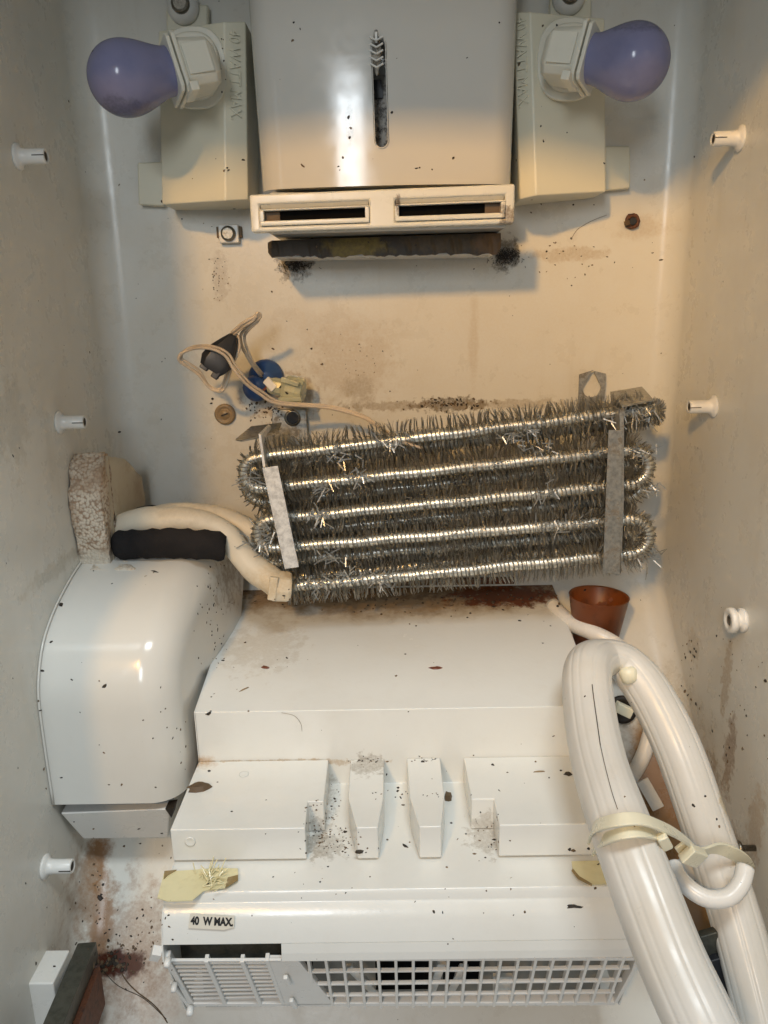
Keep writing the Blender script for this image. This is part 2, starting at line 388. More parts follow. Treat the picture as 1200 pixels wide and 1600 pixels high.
# ------------------------------------------------------------------ screws and studs
def screw_head(name, c, axis, r, parent=None, label=None, cat=None, mat='steel'):
    root = thing(name, label, cat, c) if label else parent
    vs, fs = lathe([(r, 0), (r, r * .3), (r * .9, r * .5), (r * .7, r * .6)], c, axis, 24)
    h = obj('screw_head', vs, fs, mat, root)
    ax = Vector(axis).normalized(); u = ax.cross(Vector((0, 0, 1))).normalized(); v_ = ax.cross(u)
    m = MB()
    for d, e in ((u, v_), (v_, u)):
        dd = (d * .8 + e * .6).normalized(); a = Vector(c) + ax * r * .56
        m.bar(a - dd * r * .55, a + dd * r * .55, r * .26, r * .10, ax)
    m.build('cross_slot', 'dark', h if label is None else root)
    return root
def stud(px, py, side, label, short=False, dirt=True):
    base = PX(px, py, side * WX); ax = Vector((-side, 0, 0))
    root = thing('shelf_stud', label, 'shelf stud', base, 'shelf studs on the side walls')
    if not short:
        vs, fs = lathe([(.0086, 0), (.0088, .0010), (.0084, .0018), (.0062, .0028), (.0053, .0040), (.0050, .008), (.0050, .0195), (.0046, .020), (.0034, .020), (.0030, .013), (.0001, .013)], base, ax, 28)
        obj('sleeve', vs, fs, 'white', root, smooth=True)
        vs, fs = lathe([(.0031, 0), (.0031, .0002 if not dirt else .0062), (.0020, .0066)], base + ax * .0132, ax, 16)
        obj('plug', vs, fs, 'dark', root, smooth=True)
        m = MB(); m.bar(base + ax * .012 + Vector((0, -.0049, 0)), base + ax * .0203 + Vector((0, -.0049, 0)), .0006, .0004, (0, -1, 0)); m.build('split', 'dark', root)
    else:
        vs, fs = lathe([(.0088, 0), (.0088, .003), (.0060, .004), (.0060, .006), (.0092, .007), (.0092, .0105), (.0082, .0115), (.0048, .0115), (.004, .0095), (.0001, .0095)], base, ax, 28)
        obj('sleeve', vs, fs, 'white', root, smooth=True)
        vs, fs = lathe([(.0040, 0), (.0036, .001), (.0015, .0012)], base + ax * .0097, ax, 20)
        obj('plug', vs, fs, 'steel', root, smooth=True)
    return root
stud(27, 245, -1, 'white split plastic stud high on the left wall, its end blackened')
stud(92, 660, -1, 'white plastic stud on the left wall above the brown styrofoam chunk')
stud(70, 1354, -1, 'white plastic stud on the left wall below the rounded fan cover')
stud(1158, 216, 1, 'white plastic stud with grimy end high on the right wall near the bulb')
stud(1116, 635, 1, 'white plastic stud on the right wall beside the finned coil')
stud(1162, 969, 1, 'short double-rimmed white stud on the right wall above the hose', True)

# ------------------------------------------------------------------ lamp housings with bulbs
def lamp(sgn, lab, cx_face, bulb_c, neck_c, sock, base_c, text_o):
    """sgn -1 = left one. All outlines are read as points on planes inside the cabinet"""
    A = lambda x, y, Y: P(x, y, Y)
    if sgn < 0:
        F0 = [(247, 48), (350, 33), (384, 33), (388, 312), (352, 314), (253, 320)]
        Ys = [.662, .640, .648, .648, .640, .662]
        tab = [(214, 254), (256, 252), (256, 322), (216, 320)]; top = [(259, 8), (325, 6), (325, 50), (259, 50)]; scr = (287, 13)
    else:
        F0 = [(945, 28), (829, 18), (802, 18), (812, 312), (838, 306), (947, 300)]
        Ys = [.662, .640, .648, .648, .640, .662]
        tab = [(985, 228), (940, 228), (944, 298), (985, 294)]; top = [(925, -8), (860, -8), (858, 35), (925, 35)]; scr = (887, -2)
    c0 = P(sum(p[0] for p in F0) / 6, sum(p[1] for p in F0) / 6, .69)
    root = thing('lamp_housing', lab[0], 'lamp housing', c0, 'lamp housings beside the duct')
    fr = [A(x, y, Y) for (x, y), Y in zip(F0, Ys)]
    bk = [Vector((p.x, YB - .001, p.z)) for p in fr]
    n = 6; f = [(0, 1, 4, 5), (1, 2, 3, 4)] + [(i, (i + 1) % n, n + (i + 1) % n, n + i) for i in range(n)]
    f[0] = (0, 1, 4, 5)
    f.append(tuple(range(11, 5, -1)))
    obj('shade_body', fr + bk, f, 'lamp_housing', root, bevel=.0014)
    MB().prism([A(x, y, .690) for x, y in tab], (0, .007, 0)).build('mounting_tab', 'lamp_housing', root, bevel=.0015)
    MB().prism([A(x, y, .690) for x, y in top], (0, .007, 0)).build('mounting_tab', 'lamp_housing', root, bevel=.002)
    c = A(*scr, .690)
    vs, fs = lathe([(.0125, 0), (.0125, .004), (.010, .006), (.008, .009)], c, (0, -1, 0), 28); obj('screw_boss', vs, fs, 'white', root, smooth=True)
    h = screw_head('screw', c + Vector((0, -.009, 0)), (0, -1, 0), .0072, root)
    text('embossed_lettering', '40 WATT MAX.', .0115, 'lamp_housing', root, text_o[0], text_o[1], text_o[2], .0009, 0, .78)
    # socket
    bc = A(*base_c, .644)
    ol = [Vector((bc.x + sgn * .0 + .0240 * (abs(math.cos(a)) ** .75) * (1 if math.cos(a) > 0 else -1), bc.y, bc.z + .0280 * (abs(math.sin(a)) ** .85) * (1 if math.sin(a) > 0 else -1))) for a in [2 * math.pi * i / 36 for i in range(36)]]
    MB().prism(ol, (0, -.004, 0)).build('socket_base', 'socket', root, bevel=.0012)
    ol2 = [bc + (q - bc) * .82 + Vector((0, -.004, 0)) for q in ol]
    MB().prism(ol2, (0, -.006, 0)).build('socket_base', 'socket', root, bevel=.002)
    nc = A(*neck_c, .602); b_c = A(*bulb_c, .588)
    ax = (b_c - nc).normalized(); t = Vector((0, 1, 0)); t = (t - ax * t.dot(ax)).normalized(); u = ax.cross(t)
    # boxy socket body that leaves the base and turns to the bulb
    def oct_(c, hw, hd, ch):
        q = [(-hw, -hd + ch), (-hw + ch, -hd), (hw - ch, -hd), (hw, -hd + ch), (hw, hd), (-hw, hd)]
        return [c + u * a + t * b for a, b in q]
    secs = [oct_(nc - ax * .033, .0135, .010, .006), oct_(nc - ax * .028, .0150, .0155, .005), oct_(nc - ax * .006, .0162, .0170, .004)]
    v_, f_ = [], []
    for s_ in secs: v_ += s_
    for j in range(2):
        for i in range(6): f_.append((j * 6 + i, j * 6 + (i + 1) % 6, (j + 1) * 6 + (i + 1) % 6, (j + 1) * 6 + i))
    f_ += [tuple(range(6)), tuple(range(17, 11, -1))]
    obj('socket_body', v_, f_, 'socket', root, bevel=.0012)
    m = MB(); m.prism(oct_(nc - ax * .006, .0196, .0192, .003), ax * .0028); m.build('socket_rim', 'socket', root, bevel=.0006)
    m = MB(); m.prism(oct_(nc - ax * .0022, .0186, .0182, .003), ax * .0028); m.build('socket_rim', 'socket', root, bevel=.0006)
    m = MB(); cc = nc - ax * .017 - t * .0168
    m.bar(cc - ax * .009, cc + ax * .009, .020, .0016, -t); m.build('socket_panel', 'socket', root, bevel=.0005)
    m = MB(); m.bar(nc - ax * .010 + u * .019 * -sgn, nc - ax * .004 + u * .019 * -sgn, .006, .024, -t); m.build('clip', 'socket', root, bevel=.0006)
    # bulb: thing of its own
    rb = .0245; L = (b_c - nc).length
    pr2 = [(.0158, -.004)]
    for k in range(15):
        t_ = k / 14; e_ = max(0, (t_ - .08) / .92); pr2.append((.0160 + (rb - .0160) * math.sin(e_ * math.pi / 2) ** 1.35, L * t_))
    for k in range(1, 13):
        a = R(90) * k / 12; pr2.append((max(rb * math.cos(a), .0001), L + rb * .98 * math.sin(a)))
    vs, fs = lathe([(a, b) for a, b in pr2], nc, ax, 48)
    rt = thing('light_bulb', lab[1], 'light bulb', nc, 'lavender light bulbs')
    g = obj('glass', vs, fs, 'bulb', rt, smooth=True)
    md = g.modifiers.new('s', 'SUBSURF'); md.levels = 1; md.render_levels = 1
    vs, fs = lathe([(.013, 0), (.013, .012)], nc - ax * .012, ax, 24); obj('screw_cap', vs, fs, 'steel', rt, smooth=True)
    return root, rt, b_c
xt = (P(372, 140, .645) - P(370, 40, .645))
lamp(-1, ('cream lamp housing left of the duct, bulb socket facing left', 'dusty lavender light bulb pointing left, with a dark drip underneath'),
     None, (193, 123), (266, 111), None, (306, 108), (P(358, 45, .6415), xt, (1, .48, 0)))
xt2 = (P(812, 130, .643) - P(809, 26, .643))
lamp(1, ('cream lamp housing right of the duct, bulb socket facing right', 'lavender light bulb pointing right, towards the right wall'),
     None, (990, 97), (924, 92), None, (888, 95), (P(806, 28, .6460), xt2, (1, -.6, 0)))

# ------------------------------------------------------------------ the duct with slot and vent
duct = thing('air_duct', 'glossy grey-white air duct with a long vertical slot, between the two lamps', 'air duct', (0, YB, .10))
zt = .268; zb = P(590, 291, .612).z
def duct_sec(z):
    k = (z - zb) / (zt - zb)
    h = .0945 + .0035 * k
    out = []
    hw = h
    out.append((-hw - .003, YB - .001)); out.append((-hw, .650))
    for i in range(1, 7): a = R(90) * i / 6; out.append((-hw + .020 * (1 - math.cos(a)), .632 - .0 + -.018 * math.sin(a)))
    for i in range(1, 24):
        x = -hw + .02 + (2 * hw - .04) * i / 24
        y = .614 - .0055 * (1 - (x / (hw - .02)) ** 2)
        out.append((x, y))
    for i in range(6, 0, -1): a = R(90) * i / 6; out.append((hw - .020 * (1 - math.cos(a)), .632 - .018 * math.sin(a)))
    out.append((hw, .650)); out.append((hw + .003, YB - .001))
    return out
# slot as a real opening: grid columns skip the slot cells
slx0, slx1 = P(581, 150, .608).x, P(605, 150, .608).x
slz1, slz0 = P(590, 56, .608).z, P(594, 232, .608).z
vs = []; fs = []
zl = [zb + (zt - zb) * i / 30 for i in range(31)]
secs = [duct_sec(z) for z in zl]; m_ = len(secs[0])
for z, s_ in zip(zl, secs):
    for x, y in s_: vs.append((x, y, z))
# the front is cut with a boolean cutter afterwards
for j in range(30):
    for i in range(m_ - 1): fs.append((j * m_ + i, j * m_ + i + 1, (j + 1) * m_ + i + 1, (j + 1) * m_ + i))
fs.append(tuple(range(m_)))
fs.append(tuple(range(30 * m_, 31 * m_)))
fs.append(tuple([0] + [j * m_ for j in range(1, 31)] + [j * m_ + m_ - 1 for j in range(30, -1, -1)]))
body = obj('duct_body', vs, fs, 'housing', duct, smooth=True)
cut = MB(); sr = (slx1 - slx0) / 2; scx = (slx0 + slx1) / 2
ol = [Vector((scx + sr * math.cos(R(a)), .55, slz1 - sr + sr * math.sin(R(a)))) for a in range(0, 181, 15)] + [Vector((scx + .0009 + sr * math.cos(R(a)), .55, slz0 + sr + sr * math.sin(R(a)))) for a in range(180, 361, 15)]
cut.prism(ol, (0, .085, 0)); cu = cut.build('cutter_tmp', 'dark')
bo = body.modifiers.new('slot', 'BOOLEAN'); bo.object = cu; bo.operation = 'DIFFERENCE'; bo.solver = 'EXACT'
bpy.context.view_layer.update()
dg = bpy.context.evaluated_depsgraph_get(); nm = bpy.data.meshes.new_from_object(body.evaluated_get(dg))
body.modifiers.clear(); body.data = nm; nm.name = 'duct_body'
bpy.data.objects.remove(cu)
for p in nm.polygons: p.use_smooth = abs(p.normal.y) > .02 and len(p.vertices) < 12
try: nm.set_sharp_from_angle(angle=R(35))
except Exception: pass
# slot liner with its grimy guide plate and the plastic plug in it
ring = MB()
def slot_ring(y, grow): return [Vector((p.x + (p.x - scx) * grow, y, p.z)) for p in ol]
a_, b_ = slot_ring(.6068, .30), slot_ring(.6068, -.06); c_, d_ = slot_ring(.611, .30), slot_ring(.63, -.06)
k = len(ol); ring.add(b_ + d_, [(i, (i + 1) % k, k + (i + 1) % k, k + i) for i in range(k)])
ring.build('slot_lip', 'housing', duct, smooth=True, solid=.0006)
mo = NT('grimy_guide'); c = mo.mix(mo.ramp(mo.noise(150, 5, .7), .42, .62), (.45, .42, .37), (.05, .04, .03)); mo.l(c, mo.b.inputs['Base Color']); M['guide'] = mo.m
MB().box(slx0 - .001, slx1 + .001, .6335, .637, slz0 - .001, slz1 - .018).build('guide_plate', 'guide', duct, bevel=.0005)
for (px, py) in ((592, 147), (590, 133)):
    q = P(px, py, .633); MB().box(q.x - .003, q.x + .003, .631, .633, q.z - .003, q.z + .003).build('notch', 'black', duct)
pl = MB(); q = P(588, 98, .615)
vs, fs = lathe([(.0008, 0), (.0025, .003), (.0055, .010), (.006, .016), (.0045, .022), (.002, .028)], P(589, 118, .612), (0, -.1, 1), 10, .6)
tq = thing('plug_clip', 'small ribbed white clip stuck in the top of the duct slot', 'clip', q)
obj('clip_core', vs, fs, 'guide', tq)
b0 = P(589, 116, .608)
for k in range(5):
    z = b0.z + .003 + k * .0042
    for sg in (-1, 1):
        MB().bar((b0.x, .604, z), (b0.x + sg * .0046, .606, z + .003), .0009, .002, (0, -1, 0)).build('rib', 'white', tq)
MB().bar((b0.x, .606, b0.z + .019), (b0.x, .606, b0.z + .0255), .0016, .0016, (0, -1, 0)).build('stem', 'white', tq)

vent = thing('vent_panel', 'cream vent panel with two dark slots under the duct', 'vent', P(598, 335, .60))
vt = [(389, 304), (805, 287), (802, 349), (393, 363)]
V4 = [P(x, y, .598) for x, y in vt]
# frame as four bars round two openings
def slot_poly(q): return [P(x, y, .598) for x, y in q]
S1 = [(406, 322), (577, 317), (577, 349), (408, 354)]; S2 = [(617, 312), (789, 306), (788, 340), (618, 347)]
def uv(px, py):
    p = P(px, py, .598); return p
xs = [V4[0].x, P(406, 335, .598).x, P(577, 335, .598).x, P(617, 330, .598).x, P(789, 325, .598).x, V4[1].x]
def zline(a, b, x): t = (x - a.x) / (b.x - a.x); return a.z + (b.z - a.z) * t
def column(x0, x1, lo0, lo1, hi0, hi1, mb): mb.prism([Vector((x0, .598, lo0)), Vector((x1, .598, lo1)), Vector((x1, .598, hi1)), Vector((x0, .598, hi0))], (0, .012, 0))
T = lambda x: zline(V4[0], V4[1], x); B = lambda x: zline(V4[3], V4[2], x)
hT = (T(0) - B(0))
ft = lambda x: T(x) - hT * .27; fb = lambda x: B(x) + hT * .14
# one clean frame mesh with two openings
gx = [xs[0], xs[1], xs[2], xs[3], xs[4], xs[5]]
rows = [B, fb, ft, T]
vsf = [];
for y in (.598, .610):
    for r_ in rows:
        for x in gx: vsf.append((x, y, r_(x)))
def vi(l, r_, c): return l * 24 + r_ * 6 + c
fsf = []
for r_ in range(3):
    for c in range(5):
        if r_ == 1 and c in (1, 3): continue
        fsf.append((vi(0, r_, c), vi(0, r_, c + 1), vi(0, r_ + 1, c + 1), vi(0, r_ + 1, c)))
        fsf.append((vi(1, r_, c), vi(1, r_ + 1, c), vi(1, r_ + 1, c + 1), vi(1, r_, c + 1)))
for c in range(5):
    fsf.append((vi(0, 0, c), vi(1, 0, c), vi(1, 0, c + 1), vi(0, 0, c + 1))); fsf.append((vi(0, 3, c), vi(0, 3, c + 1), vi(1, 3, c + 1), vi(1, 3, c)))
for r_ in range(3):
    fsf.append((vi(0, r_, 0), vi(0, r_ + 1, 0), vi(1, r_ + 1, 0), vi(1, r_, 0))); fsf.append((vi(0, r_, 5), vi(1, r_, 5), vi(1, r_ + 1, 5), vi(0, r_ + 1, 5)))
for c in (1, 3):
    q = [(1, c), (1, c + 1), (2, c + 1), (2, c)]
    for i in range(4): a, b = q[i], q[(i + 1) % 4]; fsf.append((vi(0, *a), vi(1, *a), vi(1, *b), vi(0, *b)))
obj('frame', vsf, fsf, 'vent', vent, bevel=.0016, seg=3)
for c, lab in ((1, 'left'), (3, 'right')):
    x0, x1 = gx[c], gx[c + 1]
    h = ft(x0) - fb(x0)
    sh = MB(); # sloping shutter face: recessed top, proud lower blade
    zc = lambda x, f: fb(x) + (ft(x) - fb(x)) * f
    def strip(y0, f0, y1, f1, nm_, mt, th=.0016):
        q = [Vector((x0 + .0004, y0, zc(x0, f0))), Vector((x1 - .0004, y0, zc(x1, f0))), Vector((x1 - .0004, y1, zc(x1, f1))), Vector((x0 + .0004, y1, zc(x0, f1)))]
        MB().prism(q, (0, th, 0)).build(nm_, mt, vent, bevel=.0004)
    strip(.604, .76, .5995, 1.0, 'upper_louver', 'vent')
    MB().prism([Vector((x0, .5965, zc(x0, .02))), Vector((x1, .5965, zc(x1, .02))), Vector((x1, .5965, zc(x1, .24))), Vector((x0, .5965, zc(x0, .24)))], (0, .006, 0)).build('lower_louver', 'vent', vent, bevel=.0008)
    MB().prism([Vector((x0, .5965, zc(x0, .70))), Vector((x1, .5965, zc(x1, .70))), Vector((x1, .5965, zc(x1, .77))), Vector((x0, .5965, zc(x0, .77)))], (0, .006, 0)).build('slot_rim', 'vent', vent, bevel=.0005)
    for xa in (x0, x1 - .003):
        MB().box(xa, xa + .003, .5965, .603, zc(xa, .22), zc(xa, .70)).build('slot_rim', 'vent', vent, bevel=.0004)
    MB().prism([Vector((x0 + .001, .604, zc(x0, .03))), Vector((x1 - .001, .604, zc(x1, .03))), Vector((x1 - .001, .604, zc(x1, .76))), Vector((x0 + .001, .604, zc(x0, .76)))], (0, .001, 0)).build('slot_shade_plate', 'void', vent)  # black sheet added as the shade inside the slot
    q = MB(); xa = x0 + .002 if c == 1 else x1 - .014
    q.box(xa, xa + .012, .6025, .6035, zc(xa, .25), zc(xa, .69)); q.build('foam_corner', 'brownbit', vent)
# duct foot behind the panel
ff = [P(420, 366, .612), P(792, 356, .612), P(782, 300, .612), P(420, 300, .612)]
MB().prism(ff, (0, YB - .612 - .001, 0)).build('vent_box', 'housing', vent, bevel=.002)
# dirty foam seal under it
fo = thing('foam_seal', 'mouldy black foam strip stuck under the vent panel', 'foam strip', P(600, 385, .66))
N = 60; vs = []; fs = []
for i in range(N + 1):
    t = i / N; x = 419 + (783 - 419) * t
    yt = 376 - 12 * t; yb_ = 402 - 6 * t + 5 * noise.noise(Vector((t * 14, 3, 0))) + random.uniform(-1.5, 1.5)
    if i == 0: yt += 3; yb_ -= 8
    if i == N: yb_ -= 10
    for (yy, Y) in ((yt, .640), ((yt + yb_) / 2, .6385 + random.uniform(0, .002)), (yb_, .640), (yb_ + 1, .655), (yt, .655)):
        vs.append(P(x + random.uniform(-.8, .8), yy, Y))
for i in range(N):
    for k in range(5): fs.append((i * 5 + k, i * 5 + (k + 1) % 5, (i + 1) * 5 + (k + 1) % 5, (i + 1) * 5 + k))
fs += [tuple(range(5)), tuple(range(N * 5 + 4, N * 5 - 1, -1))]
obj('foam', vs, fs, 'dirtyfoam', fo)
MB().prism([P(430, 403, .648), P(776, 397, .648), P(776, 392, .648), P(430, 398, .648)], (0, .05, 0)).build('backing_strip', 'white', fo, bevel=.0006)
# tattered fluff at the foam's ends
for (cx, cy, nn) in ((462, 412, 220), (792, 400, 230)):
    m = MB()
    for k in range(nn):
        a = P(cx + random.gauss(0, 11), cy + random.gauss(0, 6), .697 - random.random() * .004); a.y = .6985 - abs(random.gauss(0, .0006)); d = Vector((random.gauss(0, 1), -abs(random.gauss(0, .12)), random.gauss(0, 1))).normalized() * random.uniform(.0008, .0036)
        m.bar(a, a + d, .0004, .0004, (0, -1, 0))
    tag(m.build('black_fluff', 'dark'), 'tuft of black mouldy fluff on the back wall under the vent panel, %s end' % ('left' if cx < 600 else 'right'), 'fluff', kind='stuff')

# black gasket lump between duct and right housing
q = P(788, 165, .66)
gm = MB(); gm.prism([P(781, 132, .672), P(791, 128, .672), P(796, 185, .672), P(788, 180, .672), P(781, 168, .672)], (0, .02, 0))
tag(gm.build('gasket_lump', 'dark', bevel=.001), 'black foam lump wedged between the duct and the right lamp housing', 'foam')

# ------------------------------------------------------------------ small fittings on the back wall
r1 = thing('wall_screw', 'cross-head screw in a square clip below the left lamp housing', 'screw', P(359, 366, .699))
c = P(359, 366, .698)
MB().box(c.x - .0085, c.x + .0085, .6925, .6995, c.z - .0075, c.z + .0075).build('clip_nut', 'white', r1, bevel=.001)
for sx in (-1, 1): MB().box(c.x + sx * .0095 - .0012, c.x + sx * .0095 + .0012, .695, .6995, c.z - .003, c.z + .006).build('clip_ear', 'brownbit', r1, bevel=.0003)
screw_head('x', Vector((c.x, .6922, c.z)), (0, -1, 0), .0063, r1)
r1 = thing('screw_hole', 'rusty open screw hole in the back wall below the right lamp housing', 'hole', P(988, 346, .699))
c = P(988, 346, .6985)
vs, fs = lathe([(.0066, 0), (.0062, .0016), (.0046, .0022), (.0036, .001), (.0001, .0006)], c, (0, -1, 0), 18); obj('rust_ring', [v + Vector((random.uniform(-.0005, .0005), 0, random.uniform(-.0005, .0005))) for v in vs], fs, 'rust', r1, smooth=True)
vs, fs = lathe([(.0034, 0), (.003, .0006)], c + Vector((0, -.0016, 0)), (0, -1, 0), 14); obj('hole', vs, fs, 'black', r1)
MB().bar(c + Vector((-.007, -.001, -.002)), c + Vector((-.004, -.004, -.001)), .004, .002, (0, -1, 0)).build('chip', 'brownbit', r1)
r1 = thing('tan_cap', 'round tan screw cap on the back wall below the loose wires', 'cap', P(352, 647, .699))
c = P(352, 647, .6995)
vs, fs = lathe([(.0095, 0), (.0095, .002), (.0085, .0032), (.0066, .0032), (.006, .0024), (.0045, .0024), (.004, .0034), (.0001, .0034)], c, (0, -1, 0), 32); obj('disc', vs, fs, 'brass', r1, smooth=True)
MB().bar(c + Vector((-.003, -.0035, -.001)), c + Vector((.003, -.0035, .001)), .0012, .0006, (0, -1, 0)).build('slot', 'dark', r1)

# wires, connector, blue grommet and clear clamp
r1 = thing('blue_grommet', 'round blue rubber grommet on the back wall behind the wires', 'grommet', P(415, 590, .699))
c = P(416, 588, .699)
vs, fs = lathe([(.0155, 0), (.0155, .004), (.013, .007), (.009, .008), (.008, .012), (.004, .013)], c, (.1, -1, -.1), 32); obj('disc', vs, fs, 'blue', r1, smooth=True)
c2 = P(404, 604, .690); vs, fs = lathe([(.011, 0), (.012, .006), (.010, .010), (.003, .011)], c2, (-.5, -1, -.3), 24); obj('lobe', vs, fs, 'blue', r1, smooth=True)
MB().bar(P(410, 612, .677), P(417, 604, .677), .002, .002, (0, -1, 0)).build('red_mark', 'redbit', r1)
r1 = thing('clear_clamp', 'yellowed clear plastic clamp beside the blue grommet', 'clamp', P(450, 610, .68))
vs, fs = lathe([(.006, 0), (.0075, .004), (.0075, .012), (.010, .014), (.0125, .017), (.013, .026), (.0115, .031), (.008, .032)], P(420, 601, .672), P(470, 612, .668) - P(420, 601, .672), 10); obj('clamp_body', vs, fs, 'clear', r1)
MB().bar(P(440, 592, .660), P(468, 600, .658), .004, .006, (0, -1, 0)).build('clamp_rib', 'clear', r1, bevel=.0006)
MB().bar(P(436, 624, .662), P(472, 622, .660), .004, .006, (0, -1, 0)).build('clamp_rib', 'clear', r1, bevel=.0006)
MB().bar(P(416, 592, .672), P(430, 607, .668), .007, .006, (0, -1, 0)).build('grey_pin', 'tie_white', r1, bevel=.001)

wr = thing('loose_wires', 'loop of dirty white wires hanging on the back wall', 'wires', P(400, 560, .69))
def wire(pts, r, mat='wire', name='wire', parent=wr, n=8):
    vs, fs = sweep(spline([P(*p) for p in pts], n), lambda t: circ(r, 10)); return obj(name, vs, fs, mat, parent, smooth=True)
wire([(362, 520, .640), (378, 506, .636), (395, 496, .634), (404, 490, .634), (406, 496, .636), (392, 508, .640), (377, 522, .646), (378, 540, .652), (388, 560, .66), (398, 575, .67), (408, 588, .684)], .00135)
wire([(364, 524, .641), (380, 511, .637), (396, 500, .635), (402, 489, .632), (404, 500, .638), (390, 514, .642), (382, 526, .650), (386, 545, .656), (396, 566, .664), (410, 584, .684)], .0012)
wire([(372, 524, .642), (374, 545, .640), (362, 572, .640), (354, 600, .645), (345, 611, .648), (328, 606, .650), (310, 585, .645), (293, 573, .640), (280, 563, .636), (284, 552, .632), (305, 544, .628), (330, 545, .624), (352, 556, .624), (366, 578, .626), (385, 600, .630), (405, 615, .636), (430, 630, .640), (470, 634, .650), (510, 637, .655), (545, 645, .656), (573, 655, .65), (592, 668, .64)], .00135)
wire([(370, 522, .643), (370, 545, .641), (358, 570, .641), (350, 596, .646), (342, 608, .649), (326, 602, .651), (312, 580, .646), (296, 568, .641), (284, 560, .638), (287, 549, .634), (306, 541, .63), (332, 541, .626), (356, 552, .625), (370, 574, .628), (390, 598, .632), (410, 612, .638), (434, 627, .642), (472, 631, .652), (512, 634, .657), (547, 642, .657), (575, 653, .65), (590, 668, .64)], .0011)
wire([(600, 672, .62), (630, 690, .60), (660, 700, .60)], .0012)
kp = thing('black_connector', 'black wire connector wrapped in tape at the end of the loose wires', 'connector', P(344, 550, .63))
a, b = P(330, 577, .632), P(366, 524, .640); d = (b - a).normalized(); u = d.cross(Vector((0, 1, 0))).normalized()
secs = [(0, .0095, .006), (.22, .0125, .008), (.5, .011, .008), (.78, .007, .006), (1, .0035, .004)]
vs = []; fs = []
for t, hw, hd in secs:
    c = a.lerp(b, t)
    for q in ((-1, -.7), (-.6, -1), (.6, -1), (1, -.6), (1, .8), (-1, .8)): vs.append(c + u * hw * q[0] + Vector((0, 1, 0)) * hd * q[1])
for j in range(4):
    for i in range(6): fs.append((j * 6 + i, j * 6 + (i + 1) % 6, j * 6 + 6 + (i + 1) % 6, j * 6 + 6 + i))
fs += [tuple(range(6)), tuple(range(29, 23, -1))]
obj('tape_wrap', vs, fs, 'black', kp, bevel=.0005)
MB().bar(a - d * .004 - u * .006, a + d * .006 - u * .006, .006, .006, (0, -1, 0)).build('connector_prong', 'black', kp, bevel=.0008)
MB().bar(a - d * .003 + u * .005, a + d * .006 + u * .005, .007, .005, (0, -1, 0)).build('connector_prong', 'black', kp, bevel=.0008)

# mounting brackets behind the coil
kb = thing('keyhole_bracket', 'small metal keyhole hanger behind the top right of the coil', 'bracket', P(923, 600, .695))
ob = [(905, 580), (944, 580), (946, 640), (903, 640)]
# plate with keyhole built as ring strip
c = P(924, 606, .6955); hole = []
for k in range(24):
    a = 2 * math.pi * k / 24; r = .0085; x, z = r * math.cos(a) * .95, r * math.sin(a)
    if math.sin(a) > .75: x *= .55; z = .0085 + .0075 * (math.sin(a) - .75) / .25
    hole.append(Vector((c.x + x, c.y, c.z + z)))
outer = []
x0, x1, z0, z1 = P(904, 600, .6955).x, P(945, 600, .6955).x, P(924, 645, .6955).z, P(924, 580, .6955).z
for h in hole:
    d = h - c; t = min((x1 - c.x) / d.x if d.x > 1e-6 else (x0 - c.x) / d.x if d.x < -1e-6 else 9, (z1 - c.z) / d.z if d.z > 1e-6 else (z0 - c.z) / d.z if d.z < -1e-6 else 9)
    outer.append(c + d * t)
vs = hole + outer + [p + Vector((0, -.0018, 0)) for p in hole + outer]; fs = []
for i in range(24):
    j = (i + 1) % 24
    fs += [(i, j, 24 + j, 24 + i), (48 + i, 72 + i, 72 + j, 48 + j), (i, 48 + i, 48 + j, j), (24 + i, 24 + j, 72 + j, 72 + i)]
obj('hanger_plate', vs, fs, 'galv', kb)
lb = thing('hanger_bracket', 'stained metal hanger with a round hole above the left end of the coil', 'bracket', P(450, 660, .69))
MB().prism([P(425, 640, .692), P(478, 640, .692), P(484, 720, .692), P(425, 720, .692)], (0, .004, 0)).build('hanger_plate', 'galv', lb, bevel=.0006)
vs, fs = lathe([(.0075, 0), (.0072, .0012), (.006, .0014)], P(457, 653, .6915), (0, -1, 0), 20); obj('hole_rim', vs, fs, 'steel', lb, smooth=True)
vs, fs = lathe([(.0056, 0), (.005, .0006)], P(457, 653, .6902), (0, -1, 0), 20); obj('hole', vs, fs, 'black', lb)

# ------------------------------------------------------------------ the finned coil
coil = thing('evaporator_coil', 'tilted silver evaporator coil with spiky aluminium fins, across the back wall', 'evaporator coil', P(700, 780, .62))
rows_px = [((405, 714), (992, 642)), ((408, 763), (985, 703)), ((425, 811), (985, 757)), ((428, 856), (985, 812)), ((447, 917), (985, 866))]
def layer(dy, dz, zig):
    rows = []
    for (a, b) in rows_px:
        rows.append((P(*a, .606) + Vector((0, dy, dz)), P(*b, .600) + Vector((0, dy, dz))))
    return rows
TR = .0049
def bend(a, b, out, n=10):
    c = (a + b) / 2; r = (a - b).length / 2; e = (a - b).normalized(); o_ = Vector(out); o_ = (o_ - e * o_.dot(e)).normalized()
    return [c + e * r * math.cos(math.pi * k / n) + o_ * r * 1.0 * math.sin(math.pi * k / n) for k in range(1, n)]
L1 = layer(0, 0, 0); L2 = [(P(a[0] + 6, a[1] + o_, .640), P(b[0] - 8, b[1] + o_, .634)) for (a, b), o_ in zip(rows_px, (16, 22, 22, 20, -14))]
